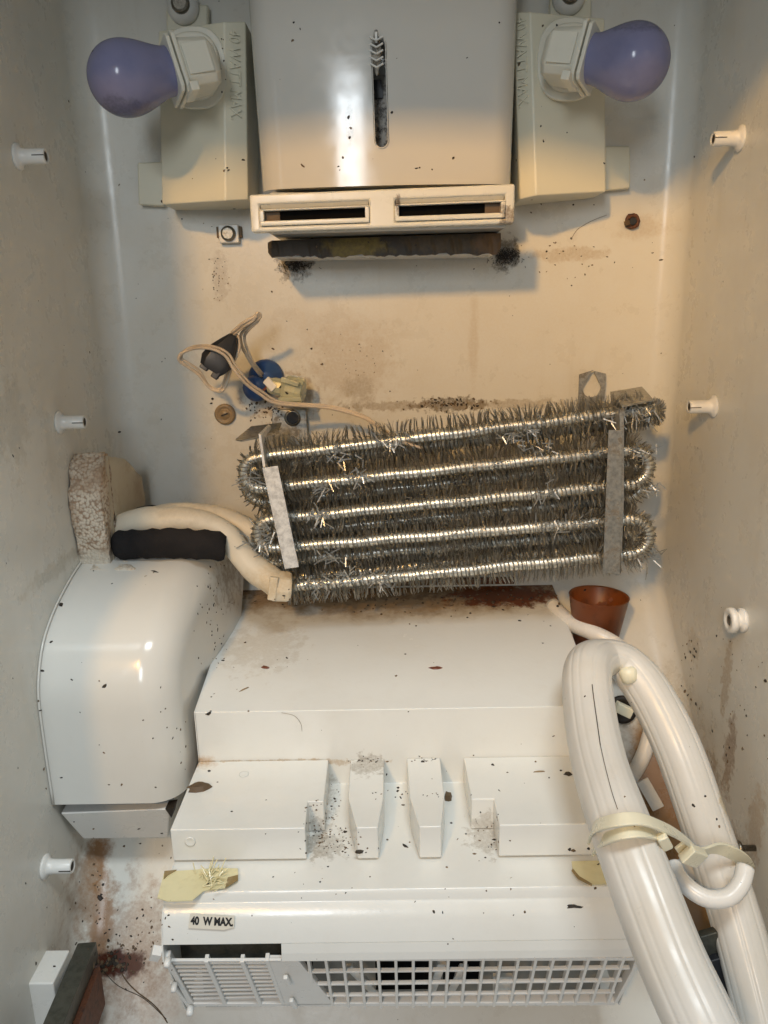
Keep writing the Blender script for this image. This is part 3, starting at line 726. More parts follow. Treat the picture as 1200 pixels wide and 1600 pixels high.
def serp(Ls):
    (a1, b1), (a2, b2), (a3, b3), (a4, b4), (a5, b5) = Ls; out = []
    def seg(p, q, n=24): return [p.lerp(q, k / n) + Vector((0, .0006 * math.sin(k * .9), .00035 * math.sin(k * 1.3))) * (0 if k in (0, n) else 1) for k in range(n + 1)]
    out += seg(a5, b5); out += bend(b5, b4, (1, 0, .08)); out += seg(b4, a4); out += bend(a4, a3, (-1, 0, -.08)); out += seg(a3, b3)
    out += bend(b3, b2, (1, 0, .08)); out += seg(b2, a2); out += bend(a2, a1, (-1, 0, -.08)); out += seg(a1, b1)
    return out
p1 = serp(L1); p2 = serp(L2)
end = P(1018, 642, .612)
tubepath = p1 + bend(p1[-1], p2[-1], (1, 0, .1)) + p2[::-1]
tubepath = [p for i, p in enumerate(tubepath) if i == 0 or (p - tubepath[i - 1]).length > 1e-5]
vs, fs = sweep(tubepath, lambda t: circ(TR, 14)); BT = 1; obj('refrigerant_tube', vs, fs, 'alu', coil, smooth=True)
# spines: a ribbon wound round the tube, cut into needles
rnd = random.Random(3)
fm = MB(); V = fm.v; Fc = fm.f; CV = []; CF = []
def spines(path, pitch, front=True):
    # arclength walk
    u = Vector((0, 1, 0)); acc = 0
    L = 0; k_ = 0
    for i in range(len(path) - 1):
        p, q = path[i], path[i + 1]; t = (q - p); ln = t.length; t.normalize()
        u = (u - t * u.dot(t)).normalized(); v_ = t.cross(u)
        while acc < ln:
            c = p + t * acc; inner = abs(t.x) > .97
            mess = max(0, noise.noise(Vector((c.x * 28, c.z * 40 + 5, c.y * 30))) - .20) * 3.2
            th0 = rnd.random() * 6.28
            nn = 30
            lean0 = .55 * noise.noise(Vector((c.x * 60, c.z * 60, 3))) 
            for s in range(nn):
                a = th0 + 2 * math.pi * s / nn
                d = u * math.cos(a) + v_ * math.sin(a)
                cc = c + t * (pitch * s / nn)
                rl = rnd.uniform(.0098, .0122) * (.22 + .78 * min(1, abs(d.z) * 1.2)) * (1.0 if inner else .50)
                if mess > .2 and rnd.random() < .35: rl *= 1.15
                side = t.cross(d)
                ax1 = t * (lean0 + rnd.gauss(0, .045 + mess * .6)); sd = side * rnd.gauss(0, .05 + mess * .3)
                r0 = cc + d * (TR * .97)
                m1 = r0 + (d + ax1 * .7 + sd * .5) * rl * .5
                e1 = m1 + (d + ax1 * 1.8 + sd * 1.4).normalized() * rl * .5
                tw = rnd.choice((-1, 1)) * rnd.uniform(.00016, .00042)
                w_ = side * .00034 + t * tw
                n0 = len(V)
                V.extend((r0 - w_, r0 + w_, m1 + w_, m1 - w_, e1 + w_ * .6, e1 - w_ * .6))
                Fc.append((n0, n0 + 1, n0 + 2, n0 + 3)); Fc.append((n0 + 3, n0 + 2, n0 + 4, n0 + 5))
            # ribbon foot as a thin collar
            n0 = len(CV); K = 12
            for rr, off in ((TR + .0009, 0), (TR + .0008, .0009)):
                for s in range(K):
                    a = 2 * math.pi * s / K; d = u * math.cos(a) + v_ * math.sin(a); CV.append(c + d * rr + t * (pitch * s / K + off))
            for s in range(K - 1): CF.append((n0 + s, n0 + s + 1, n0 + K + s + 1, n0 + K + s))
            acc += pitch * rnd.uniform(.85, 1.15)
        acc -= ln
spines(tubepath, .0034)
# combed-over tufts where the fins were crushed
def tuft(px, py, Y, n, spread, ln):
    c = P(px, py, Y)
    for k in range(n):
        a = rnd.uniform(0, 6.28); r0 = c + Vector((rnd.gauss(0, spread), rnd.uniform(-.003, .0), rnd.gauss(0, spread * .5)))
        d = Vector((math.cos(a), -rnd.random() * .5, math.sin(a))).normalized(); l_ = ln * rnd.uniform(.6, 1.2)
        w_ = d.cross(Vector((0, 1, 0))).normalized() * .0005; e = r0 + d * l_
        n0 = len(V); V.extend((r0 - w_, r0 + w_, e + w_ * .8, e - w_ * .8)); Fc.append((n0, n0 + 1, n0 + 2, n0 + 3))
for q in ((505, 762), (530, 712), (500, 805), (515, 868), (545, 900), (600, 905), (500, 912), (840, 700), (850, 772), (865, 815), (835, 668), (615, 690), (800, 685), (950, 655), (1000, 650), (395, 750), (400, 850), (415, 830), (1000, 705), (1015, 760), (1010, 870), (560, 745), (990, 640)):
    tuft(q[0], q[1], .594, 16, .006, .009)
wr_ = obj('fin_ribbon', CV, CF, 'ribbon', coil); tag(wr_, kind='stuff')
fo_ = obj('fins', V, Fc, 'fin', coil); tag(fo_, kind='stuff')
# end plates
MB().prism([P(412, 731, .584), P(434, 728, .584), P(467, 886, .584), P(447, 889, .584)], (0, .0012, 0)).build('end_plate', 'plate', coil, bevel=.0003)
e = coil.children[-1]
e = [c for c in coil.children if c.name.startswith('end_plate')][-1]; e['label'] = 'plain bright end strip at the left of the coil'
q = [P(412, 731, .584), P(447, 889, .584)]
MB().add([q[0], q[1], q[1] + Vector((0, .055, 0)), q[0] + Vector((0, .055, 0))], [(0, 1, 2, 3)]).build('end_web', 'plate', coil, solid=.001)
q = [P(404, 678, .590), P(408, 680, .590), P(415, 732, .590), P(411, 732, .590)]
MB().prism(q, (0, .05, 0)).build('end_web', 'plate', coil)
MB().prism([P(368, 686, .600), P(392, 666, .640), P(440, 660, .660), P(436, 672, .640), P(408, 682, .604), P(378, 688, .596)], (0, 0, -.0012)).build('hanging_tab', 'galv', coil)
MB().prism([P(951, 672, .578), P(973, 672, .578), P(969, 898, .578), P(942, 895, .578)], (0, .0014, 0)).build('end_plate', 'galv', coil, bevel=.0003)
e = [c for c in coil.children if c.name.startswith('end_plate')][-1]; e['label'] = 'mottled galvanised end strip at the right of the coil'
q = [P(972, 632, .578), P(975, 780, .578)]
MB().prism([P(968, 640, .579), P(975, 640, .579), P(975, 780, .579), P(970, 897, .579)], (0, .07, 0)).build('end_web', 'galv', coil)
MB().prism([P(953, 612, .640), P(1003, 604, .640), P(1021, 624, .585), P(972, 634, .578)], (0, 0, -.0014)).build('hanging_tab', 'galv', coil)
MB().prism([P(953, 612, .640), P(972, 634, .578), P(975, 650, .578), P(957, 640, .64)], (.001, 0, 0)).build('hanging_tab', 'galv', coil)

# ------------------------------------------------------------------ styrofoam chunk and insulated pipe
def blob_obj(name, prof, x0, x1, mat, parent, lump, sub=3):
    bm = bmesh.new(); a = [bm.verts.new((x0, y, z)) for y, z in prof]; b = [bm.verts.new((x1, y, z)) for y, z in prof]; n = len(prof)
    bm.faces.new(a); bm.faces.new(b[::-1])
    for i in range(n): bm.faces.new((a[i], a[(i + 1) % n], b[(i + 1) % n], b[i]))
    bmesh.ops.triangulate(bm, faces=bm.faces)
    for _ in range(sub): bmesh.ops.subdivide_edges(bm, edges=bm.edges, cuts=1, use_grid_fill=True)
    bmesh.ops.recalc_face_normals(bm, faces=bm.faces); bm.normal_update()
    for v in bm.verts:
        d = noise.noise(v.co * 60) * lump + noise.noise(v.co * 220) * lump * .5
        v.co += v.normal * d
    me = bpy.data.meshes.new(name); bm.to_mesh(me); bm.free(); me.materials.append(M[mat])
    for p in me.polygons: p.use_smooth = True
    return link(name, me, parent)
st = thing('styrofoam_chunk', 'brown-stained broken styrofoam chunk against the left wall', 'styrofoam', (-.24, .63, -.20))
zz = lambda py, Y: P(160, py, Y).z
blob_obj('foam_slab', [(.600, zz(712, .600)), (.64, zz(718, .64)), (.678, zz(745, .678)), (.684, -.165), (.67, -.195), (.600, -.200), (.590, zz(880, .59))], -WX + .001, -.2265, 'styro', st, .0012)
blob_obj('broken_edge', [(.598, zz(706, .598)), (.605, zz(708, .605)), (.602, zz(800, .60)), (.600, zz(882, .60)), (.585, zz(890, .585)), (.580, zz(850, .58)), (.576, zz(790, .576)), (.583, zz(740, .583)), (.592, zz(715, .592))], -WX + .0005, -.2268, 'beads', st, .0028)
m = blob_obj('crumbled_foot', [(.575, -.197), (.60, -.193), (.605, -.205), (.575, -.207)], -.240, -.205, 'beads', st, .004)

pp = thing('insulated_pipe', 'yellowed white insulated pipe running from the styrofoam to the coil', 'pipe', P(300, 815, .62))
path = spline([P(185, 828, .612), P(215, 815, .606), (P(260, 812, .602)), P(315, 815, .602), P(350, 832, .602), P(380, 870, .602), P(405, 893, .600), P(432, 912, .598)], 8)
vs, fs = sweep(path, lambda t: [(a * (1 + .10 * noise.noise(Vector((t * 9, a * 60, b * 60)))), b * (1 + .12 * noise.noise(Vector((t * 11 + 5, a * 60, b * 60))))) for a, b in circ(.0104 + .0012 * math.sin(t * 9), 28)]); obj('pipe_cover', vs, fs, 'pipe', pp, smooth=True)
path = spline([P(215, 815, .636), P(270, 803, .632), P(330, 806, .630), P(370, 818, .628), P(400, 835, .622)], 8)
vs, fs = sweep(path, lambda t: circ(.0095, 18)); obj('pipe_cover', vs, fs, 'pipe', pp, smooth=True)
a, b = P(436, 916, .598), P(458, 917, .600); d = (b - a).normalized()
vs, fs = lathe([(.0115, -.008), (.0135, -.004), (.0135, .007), (.012, .010)], a, d, 8); obj('collar', vs, fs, 'pipe', pp, bevel=.001)
MB().bar(P(425, 936, .588), P(429, 900, .588), .007, .004, (0, -1, 0)).build('clip', 'pipe', pp, bevel=.001)
bf = thing('foam_sleeve', 'ragged black foam sleeve under the insulated pipe, resting on the rounded cover', 'foam sleeve', P(260, 850, .59))
def ragged(path, ru, rv, mat, parent, lump=.0012, n=22):
    vs, fs = sweep(path, lambda t: [(ru * min(1, .72 + 6 * min(t, 1 - t)) * math.cos(2 * math.pi * i / n), rv * min(1, .8 + 5 * min(t, 1 - t)) * math.sin(2 * math.pi * i / n)) for i in range(n)], cap=True)
    vs = [v + Vector((noise.noise(v * 130), noise.noise(v * 130 + Vector((9, 0, 0))), noise.noise(v * 130 + Vector((0, 9, 0))))) * lump for v in vs]
    return obj('foam', vs, fs, mat, parent, smooth=True)
ragged(spline([P(180, 853, .592), P(230, 850, .588), P(290, 849, .588), P(353, 856, .592)], 12), .008, .0122, 'black_foam', bf, .0022)
bf = thing('foam_sleeve', 'thin black foam sleeve showing behind the insulated pipe', 'foam sleeve', P(270, 795, .65))
ragged(spline([P(205, 806, .655), P(250, 799, .655), P(325, 799, .655)], 12), .008, .006, 'black_foam', bf)

# ------------------------------------------------------------------ the rounded fan cover at the left
fc = thing('fan_cover', 'glossy white rounded fan cover against the left wall, below the pipe', 'fan cover', (-.20, .55, -.34))
pf = [(.694, -.196), (.665, -.192), (.635, -.190), (.605, -.192), (.575, -.197), (.548, -.205), (.525, -.2145), (.505, -.228), (.493, -.245), (.487, -.262), (.4855, -.285), (.485, -.315), (.485, -.3465)]
pf = [(p.y, p.z) for p in spline([Vector((0, a, b)) for a, b in pf], 3)]
vs = []; nc_ = None
for i, (y, z) in enumerate(pf):
    t = i / (len(pf) - 1); y0, z0 = pf[max(i - 1, 0)]; y1, z1 = pf[min(i + 1, len(pf) - 1)]
    nrm = Vector((0, z1 - z0, -(y1 - y0))).normalized(); 
    if nrm.z < 0 and abs(nrm.y) < .5: nrm = -nrm
    # outward = up/forward
    if nrm.dot(Vector((0, -1, .6))) < 0: nrm = -nrm
    rr = .030 - .006 * t; xr = -.157 + .016 * max(0, 1 - t * 1.6); sec = []
    for k in range(7): x = -WX + .0005 + (xr - rr + WX) * k / 6; sec.append(Vector((x, y, z)))
    for k in range(1, 11):
        a = R(9) * k; sec.append(Vector((xr - rr + rr * math.sin(a), y, z)) - nrm * rr * (1 - math.cos(a)) )
    last = sec[-1].copy()
    dp = .10 if t < .6 else .06
    cen = Vector((last.x, .60, -.31)); sec.append(last.lerp(cen, .28) + Vector((.002, 0, 0))); sec.append(last.lerp(cen, .60) + Vector((.003, 0, 0)))
    for q in sec: q.z = max(q.z, -.3465 - .0001 * 0)
    vs += sec; nc_ = len(sec)
fs = []
for j in range(len(pf) - 1):
    for i in range(nc_ - 1): fs.append((j * nc_ + i, j * nc_ + i + 1, (j + 1) * nc_ + i + 1, (j + 1) * nc_ + i))
obj('cover_shell', vs, fs, 'hump', fc, smooth=True)
# the rim lying on the wall
vs, fs = sweep([Vector((-WX + .001, y - .0012, z + .0012)) for y, z in pf], lambda t: circ(.0009, 6)); obj('rim', vs, fs, 'hump', fc, smooth=True)
# base tray under it
bt = [Vector((-.2515, .489, -.3475)), Vector((-.162, .489, -.3475)), Vector((-.162, .512, -.372)), Vector((-.232, .512, -.372))]
bt = [P(94, 1271, .490), P(266, 1264, .490), P(262, 1309, .505), P(130, 1311, .505)]
MB().prism(bt, (0, .07, .005)).build('base_tray', 'white', fc, bevel=.0012)
MB().prism([P(258, 1264, .488), P(272, 1262, .488), P(268, 1278, .492)], (0, .01, 0)).build('dark_gap', 'dark', fc)

# ------------------------------------------------------------------ the stepped lower cover
lc = thing('lamp_cover', 'stepped white cover with two fins, a wattage sticker and a grille underneath', 'cover', (0, .5, -.40))
HX = .151
prof = [(.697, -.2585), (.5145, -.2900), (.5145, -.3530), (.411, -.3590), (.4095, -.3615), (.4085, -.3655), (.4045, -.3690), (.4015, -.3735), (.3990, -.3810), (.3970, -.3872)]
def ext(pr, x0, x1, name, mat, parent, nx=2, **k):
    vs = []; fs = []; n = len(pr)
    for j in range(nx + 1):
        x = x0 + (x1 - x0) * j / nx
        for y, z in pr: vs.append((x, y, z))
    for j in range(nx):
        for i in range(n - 1): fs.append((j * n + i, j * n + i + 1, (j + 1) * n + i + 1, (j + 1) * n + i))
    return obj(name, vs, fs, mat, parent, **k)
ext(prof, -HX, HX, 'cover_skin', 'cover', lc, nx=2, solid=.0018, soff=1, bevel=.0009, seg=2)
xs_ = P(440, 1490, .396).x
ext([(.3970, -.3872), (.3958, -.3935), (.3955, -.3990)], xs_, HX, 'lip', 'cover', lc, nx=1, solid=.0018, soff=1)
# ledges on the shelf: plan outline extruded down
def ledge(plan, name='ledge'):
    zt_, zb_ = -.3312, -.3555
    MB().prism([Vector((x, y, zt_)) for x, y in plan], (0, 0, zb_ - zt_)).build(name, 'cover', lc, bevel=.0009)
ledge([(-HX, .514), (-.0520, .514), (-.0515, .463), (-.0625, .463), (-.0615, .435), (-HX, .435)])
ledge([(HX, .514), (.0505, .514), (.0510, .463), (.0665, .463), (.0665, .435), (HX, .435)])
ledge([(-.0352, .514), (-.0100, .514), (-.0100, .466), (-.0135, .4345), (-.0275, .4345), (-.0347, .466)], 'fin')
ledge([(.0075, .514), (.0325, .514), (.0325, .466), (.0283, .4345), (.0138, .4345), (.0083, .466)], 'fin')
side = prof + [(.3955, -.3985), (.402, -.409), (.426, -.4706), (.478, -.4706), (.517, -.4255), (.675, -.2655)]
for x in (-HX, HX):
    MB().prism([Vector((x - .0009 * (1 if x > 0 else -1), y, z)) for y, z in side], (.0009 if x > 0 else -.0009, 0, 0)).build('side_panel', 'cover', lc)
# flange at the back of the cover
MB().box(-.045, .115, .690, .6965, -.2585, -.2525).build('back_flange', 'cover', lc, bevel=.0006)
# marks of ejector pins
for q in ((297, 1315), (381, 1210)):
    d = ray(*q); 
    if q[1] > 1300: c = P(*q, .4346); ax = (0, -1, 0)
    else: c = PZ(*q, -.3311); ax = (0, 0, 1)
    vs, fs = lathe([(.0036, 0), (.0036, .0003), (.0028, .0004), (.0022, .00015), (.00005, .00015)], c, ax, 20); obj('moulding_mark', vs, fs, 'cover', lc, smooth=True)

# sticker with its print
A0, A1 = P(294, 1430, .3975), P(367, 1434, .3975); Bz = P(296, 1452, .394)
def onlip(px, py, off=.0):
    # plane through the curved lip between (.4035,-.370) and (.3965,-.3895)
    n = Vector((0, -.95, .33)).normalized(); p0 = Vector((0, .4005, -.376)) + n * (.0012 + off); d = ray(px, py); return d * (p0.dot(n) / d.dot(n))
sk = [onlip(297, 1428), onlip(366, 1432), onlip(366, 1449), onlip(350, 1453), onlip(294, 1450)]
MB().prism(sk, onlip(300, 1440, .0004) - onlip(300, 1440)).build('wattage_sticker', 'sticker', lc)
o_ = onlip(298, 1444, .0006); xd = onlip(360, 1446.5, .0006) - o_; yd = onlip(298, 1430, .0006) - o_
tx = text('printed_lettering', '40  W MAX.', .0066, 'ink', lc, o_, xd, yd, .0001, .00030, 1.0)
wd = max((v.co - o_).dot(xd.normalized()) for v in tx.data.vertices)
sc_ = (onlip(364, 1446.5, .0006) - o_).length / wd
for v in tx.data.vertices:
    dx = (v.co - o_).dot(xd.normalized()); v.co += xd.normalized() * dx * (sc_ - 1)

# grille: a tilted plane under the lip
G0 = Vector((0, .3985, -.4015)); G1 = Vector((0, .426, -.4706)); gd = (G1 - G0); GL = gd.length; gd.normalize(); gn = Vector((0, gd.z, -gd.y)).normalized()
if gn.y > 0: gn = -gn
def G(px, py, off=0):
    p0 = G0 + gn * off; d = ray(px, py); return d * (p0.dot(gn) / d.dot(gn))
gr = link('grille', None, lc); gr.empty_display_size = .01
def gbar(a, b, w_, dep, name, off=0):
    m = MB(); m.bar(a + gn * off, b + gn * off, w_, dep, -gn); o = m.build(name, 'grille', lc, bevel=.0003); return o
bpy.data.objects.remove(gr)
# outer frame
tl, tr = G(262, 1500), G(998, 1499); bl, br = G(297, 1571), G(965, 1566)
gbar(G(256, 1503), G(440, 1502), .0022, .0018, 'grille_frame'); gbar(G(440, 1500), tr, .004, .003, 'grille_frame'); gbar(bl, G(962, 1569), .0045, .006, 'grille_frame')
gbar(G(260, 1500), G(300, 1572), .0035, .006, 'grille_frame'); gbar(G(1000, 1500), G(962, 1568), .0025, .006, 'grille_frame')
# slats
for k in range(10):
    t = (k + .6) / 10.4; a = G(268 + 36 * t, 1505 + 64 * t); b = G(418 + 24 * t, 1505 + 60 * t)
    gbar(a, b, .0024, .0014, 'slat', -.001)
for (a, b) in (((322, 1502), (352, 1570)), ((378, 1502), (407, 1570)), ((417, 1500), (442, 1568))): gbar(G(*a), G(*b), .0026, .005, 'slat_divider', .0006)
# solid plate with diagonal edge
MB().prism([G(416, 1502), G(467, 1502), G(521, 1570), G(440, 1572)], -gn * .004).build('grille_plate', 'grille', lc, bevel=.0004)
MB().bar(G(446, 1522, .001), G(452, 1534, .001), .003, .003, gn).build('grille_knob', 'grille', lc, bevel=.0008)
MB().bar(G(455, 1558, .001), G(462, 1570, .001), .003, .003, gn).build('grille_knob', 'grille', lc, bevel=.0008)
cvx = G(611, 1500).x
for k in range(20):
    xt_ = 482 + 27.3 * k
    if xt_ > 992: break
    X = G(xt_, 1503).x
    a = Vector((X, G0.y, G0.z)); b = Vector((X, G1.y, G1.z))
    if k == 0: b = a.lerp(b, .45)
    if k == 1: b = a.lerp(b, .93)
    if k == 19 or X > .144: b = a.lerp(b, .8)
    gbar(a - gd * 0, b, .0019, .0045, 'grille_upright', .0004)
for t in (.25, .5, .74):
    xa = G(467 + 54 * t, 1502 + 68 * t).x
    a = G0 + gd * GL * t + Vector((xa, 0, 0)); b = G0 + gd * GL * t + Vector((.1505 - .008 * t, 0, 0))
    gbar(a, b, .0019, .0024, 'grille_crossbar', .0)
# hinge pins at the left end
for (px, py, r) in ((263, 1497, .0022), (273, 1536, .0020), (298, 1573, .0025)):
    vs, fs = lathe([(r, 0), (r, .004), (r * .7, .0055)], G(px, py, .001), gn, 16); obj('hinge_pin', vs, fs, 'grille', lc, smooth=True)
gbar(G(268, 1535), G(296, 1573), .002, .006, 'hinge_strip', .001)
gbar(G(245, 1490), G(240, 1500), .006, .006, 'hinge_strip', .001)
# what shows through the grid: grey and black plates added as interior shade, broken white struts
MB().box(-.146, .146, .4560, .4580, -.5010, -.3620).build('inner_shade_panel', 'inner', lc)
MB().box(-.149, -.060, .4250, .4270, -.4330, -.3640).build('inner_shade_panel', 'rail', lc)  # dark sheet standing in for shade in the gap under the lip
MB().box(G(588, 1520, -.02).x, G(668, 1520, -.02).x, .4270, .4290, -.4560, -.4180).build('black_shade_plate', 'void', lc)
MB().box(G(690, 1520, -.02).x, G(745, 1520, -.02).x, .4270, .4290, -.4500, -.4180).build('black_shade_plate', 'void', lc)
for (a, b) in (((545, 1505), (600, 1560)), ((690, 1500), (668, 1560)), ((725, 1505), (700, 1550))):
    MB().bar(G(*a, -.012), G(*b, -.012), .006, .003, gn).build('inner_strut', 'white', lc, bevel=.0005)
MB().prism([G(770, 1520, -.012), G(800, 1520, -.012), G(795, 1550, -.012), G(770, 1550, -.012)], gn * .003).build('inner_block', 'white', lc)

# tape pieces on the shelf edge
def onshelf(px, py, up=.0003):
    a = Vector((0, .4350, -.3576)); b = Vector((0, .411, -.3590)); n = Vector((0, a.z - b.z, -(a.y - b.y))); n = -n if n.z < 0 else n; n.normalize(); p0 = b + n * (.0002 + up)
    d = ray(px, py); return d * (p0.dot(n) / d.dot(n))
n_up = Vector((0, 0, 1))
def sheet(outline, name, mat, parent, up=.0016):
    MB().prism([onshelf(x, y, up) for x, y in outline], (0, 0, .0006)).build(name, mat, parent)
# shelf surface as the skin grows by its thickness: keep the tape proud of it
tp = thing('yellow_tape', 'torn glossy yellow tape with frayed fibres at the left edge of the stepped cover', 'tape', onshelf(300, 1380))
sheet([(257, 1363), (305, 1360), (340, 1357), (372, 1358), (372, 1376), (352, 1388), (318, 1393), (300, 1408), (262, 1409), (246, 1404)], 'tape_strip', 'tape', tp)
m = MB()
for k in range(36):
    a = onshelf(325 + random.gauss(0, 9), 1375 + random.gauss(0, 8), .003); d = Vector((random.gauss(.3, .5), random.gauss(.3, .5), random.random() * .8)).normalized() * random.uniform(.004, .013)
    m.bar(a, a + d, .0006, .0004, (0, -1, 1))
m.build('frayed_fibres', 'tape', tp)
sheet([(257, 1362), (276, 1360), (262, 1368), (256, 1374)], 'singed_corner', 'tape_edge', tp, .0024)
sheet([(356, 1372), (372, 1368), (372, 1376), (352, 1388)], 'singed_corner', 'tape_edge', tp, .0024)
tp = thing('yellow_tape', 'plain yellow tape patch on the stepped cover beside the thick hose', 'tape', onshelf(925, 1365))
sheet([(893, 1347), (960, 1345), (960, 1381), (925, 1383), (905, 1372), (895, 1360)], 'tape_strip', 'tape', tp)
sheet([(895, 1358), (905, 1370), (925, 1382), (925, 1385), (903, 1374), (893, 1361)], 'singed_edge', 'tape_edge', tp, .0022)

# ------------------------------------------------------------------ cup, hoses, tie
cp = thing('amber_cup', 'small brown amber plastic cup standing behind the hose bend', 'cup', P(935, 990, .63))
rc_ = P(936, 931, .630)
pr = [(.0175, -.050), (.0255, 0), (.0258, .0003), (.0246, .0003), (.0240, -.001), (.0168, -.0475), (.0001, -.0475)]
vs, fs = lathe(pr, rc_, (0.03, 0, 1), 40); obj('cup_wall', vs, fs, 'cup', cp, smooth=True)
m = MB()
for k in range(10): 
    a = rc_ + Vector((random.gauss(0, .006), random.gauss(.004, .006), -.010)); m.bar(a, a + Vector((random.gauss(0, .004), random.gauss(0, .003), random.uniform(-.002, .003))), .003, .0004, (0, -1, .5))
m.build('torn_film', 'cup', cp)
th = thing('thin_white_hose', 'thin white tube curving behind the thick hose', 'hose', P(930, 985, .62))
path = spline([P(862, 945, .655), P(890, 972, .63), P(925, 988, .61), P(965, 1010, .60), P(1005, 1050, .60), P(1020, 1110, .58), P(1012, 1160, .57), P(998, 1195, .56), P(985, 1215, .55)], 8)
vs, fs = sweep(path, lambda t: circ(.0070 if t < .4 else .0062, 16)); obj('tube', vs, fs, 'tie_white', th, smooth=True)
# bits behind
bt_ = thing('wire_clamp', 'small black and white clamp on the wall seen through the hose loop', 'clamp', P(968, 1115, .60))
vs, fs = lathe([(.012, 0), (.012, .003), (.009, .004), (.007, .002)], P(972, 1108, .60), (-.2, -1, .3), 20); obj('clamp_ring', vs, fs, 'dark', bt_, smooth=True)
MB().bar(P(960, 1100, .595), P(985, 1112, .590), .009, .006, (0, -1, 0)).build('clamp_jaw', 'tie', bt_, bevel=.001)
cl = thing('black_clip', 'black plastic clip hanging between the two legs of the hose', 'clip', P(1120, 1500, .43))
MB().bar(P(1102, 1450, .425), P(1118, 1500, .425), .012, .006, (0, -1, 0)).build('clip_body', 'rail', cl, bevel=.001)
MB().bar(P(1108, 1490, .42), P(1140, 1570, .415), .014, .006, (0, -1, 0)).build('clip_tail', 'black', cl, bevel=.001)
sb = thing('pale_strap', 'pale plastic strap behind the hose above the brown stained wall', 'strap', P(1015, 1235, .55))
MB().bar(P(1003, 1218, .55), P(1028, 1262, .54), .010, .002, (0, -1, 0)).build('strap_end', 'tie_white', sb, bevel=.0006)
MB().bar(P(1062, 1340, .47), P(1092, 1372, .46), .010, .002, (0, -1, 0)).build('strap_end', 'tie_white', sb, bevel=.0006)

hs = thing('thick_hose', 'thick ribbed milky hose bent in an upside-down U at the lower right', 'hose', P(950, 1100, .5))
hp = [(1135, 1680, .285), (1096, 1600, .300), (1050, 1500, .325), (1010, 1400, .350), (967, 1285, .385), (936, 1190, .430), (921, 1110, .470), (918, 1050, .500), (936, 1030, .525), (968, 1030, .530), (1000, 1062, .520), (1030, 1110, .505), (1063, 1180, .485), (1095, 1270, .465), (1122, 1350, .450), (1148, 1430, .430), (1176, 1530, .405), (1200, 1620, .385), (1225, 1720, .365)]
hp = [P(*p) for p in hp]
GROOVES = [(k * 2 * math.pi / 13 + rs_, .07, g_) for k, (rs_, g_) in enumerate(zip([.05, -.1, .12, 0, -.08, .1, -.05, .08, 0, -.12, .1, -.04, .06], [.05, .02, .035, .06, .02, .04, .03, .055, .02, .045, .03, .05, .025]))]
def fl(t):
    out = []; n = 72
    kink = math.exp(-((t - .49) / .05) ** 2)
    R0 = .0170 + .0012 * math.exp(-((t - .15) / .15) ** 2)
    for i in range(n):
        a = 2 * math.pi * i / n + t * 1.2
        r = R0 * (1 - .075 * abs(math.sin(a * 3.5)) ** 6 + .012 * math.cos(14 * a))
        r *= 1 + .02 * noise.noise(Vector((t * 14, a, 0)))
        out.append((r * math.cos(a) * (1 - .25 * kink), r * math.sin(a) * (1 + .10 * kink)))
    out = []; n = 132
    for i in range(n):
        a = (2 * math.pi * i / n) % (2 * math.pi); b_ = a
        r = R0
        for ga, gw, gd_ in GROOVES:
            d_ = abs((b_ - ga + math.pi) % (2 * math.pi) - math.pi); r -= R0 * gd_ * .62 * max(0, 1 - d_ / gw)
        q_ = (a * 4 / math.pi) % 1.0; r *= 1 - .012 * math.sin(q_ * math.pi)  # slightly flattened bands
        r *= 1 + .03 * noise.noise(Vector((t * 13, math.cos(a), math.sin(a))))
        aa = a + t * .7
        out.append((r * math.cos(aa) * (1 - .22 * kink), r * math.sin(aa) * (1 + .06 * kink)))
    return out
vs, fs = sweep(spline(hp, 14), fl, up=(0, 1, 0)); obj('hose_wall', vs, fs, 'hose', hs, smooth=True)
# grimy line along the front leg
gl = [(921, 1072, 0), (924, 1095, 0), (930, 1130, 0), (938, 1165, 0), (946, 1200, 0), (955, 1235, 0), (966, 1270, 0)]
glue = thing('glue_blob', 'yellow glue blob on the inside of the hose bend', 'glue', P(978, 1045, .5))
vs, fs = lathe([(.002, -.001), (.006, .001), (.0075, .005), (.005, .009), (.001, .010)], P(979, 1052, .515), (.1, -1, .2), 14); obj('blob', [v + Vector((noise.noise(v * 200), 0, noise.noise(v * 200 + Vector((5, 5, 5))))) * .002 for v in vs], fs, 'tie', glue, smooth=True)

tie = thing('cable_tie', 'yellowed wide nylon cable tie binding the two legs of the hose', 'cable tie', P(1000, 1300, .38))
def strap(pts, w_, th_, mat, name, up=(0, 0, 1), n=8):
    vs, fs = sweep(spline([P(*p) for p in pts], n), lambda t: rect(w_, th_), up=up); return obj(name, vs, fs, mat, tie, bevel=.0006)
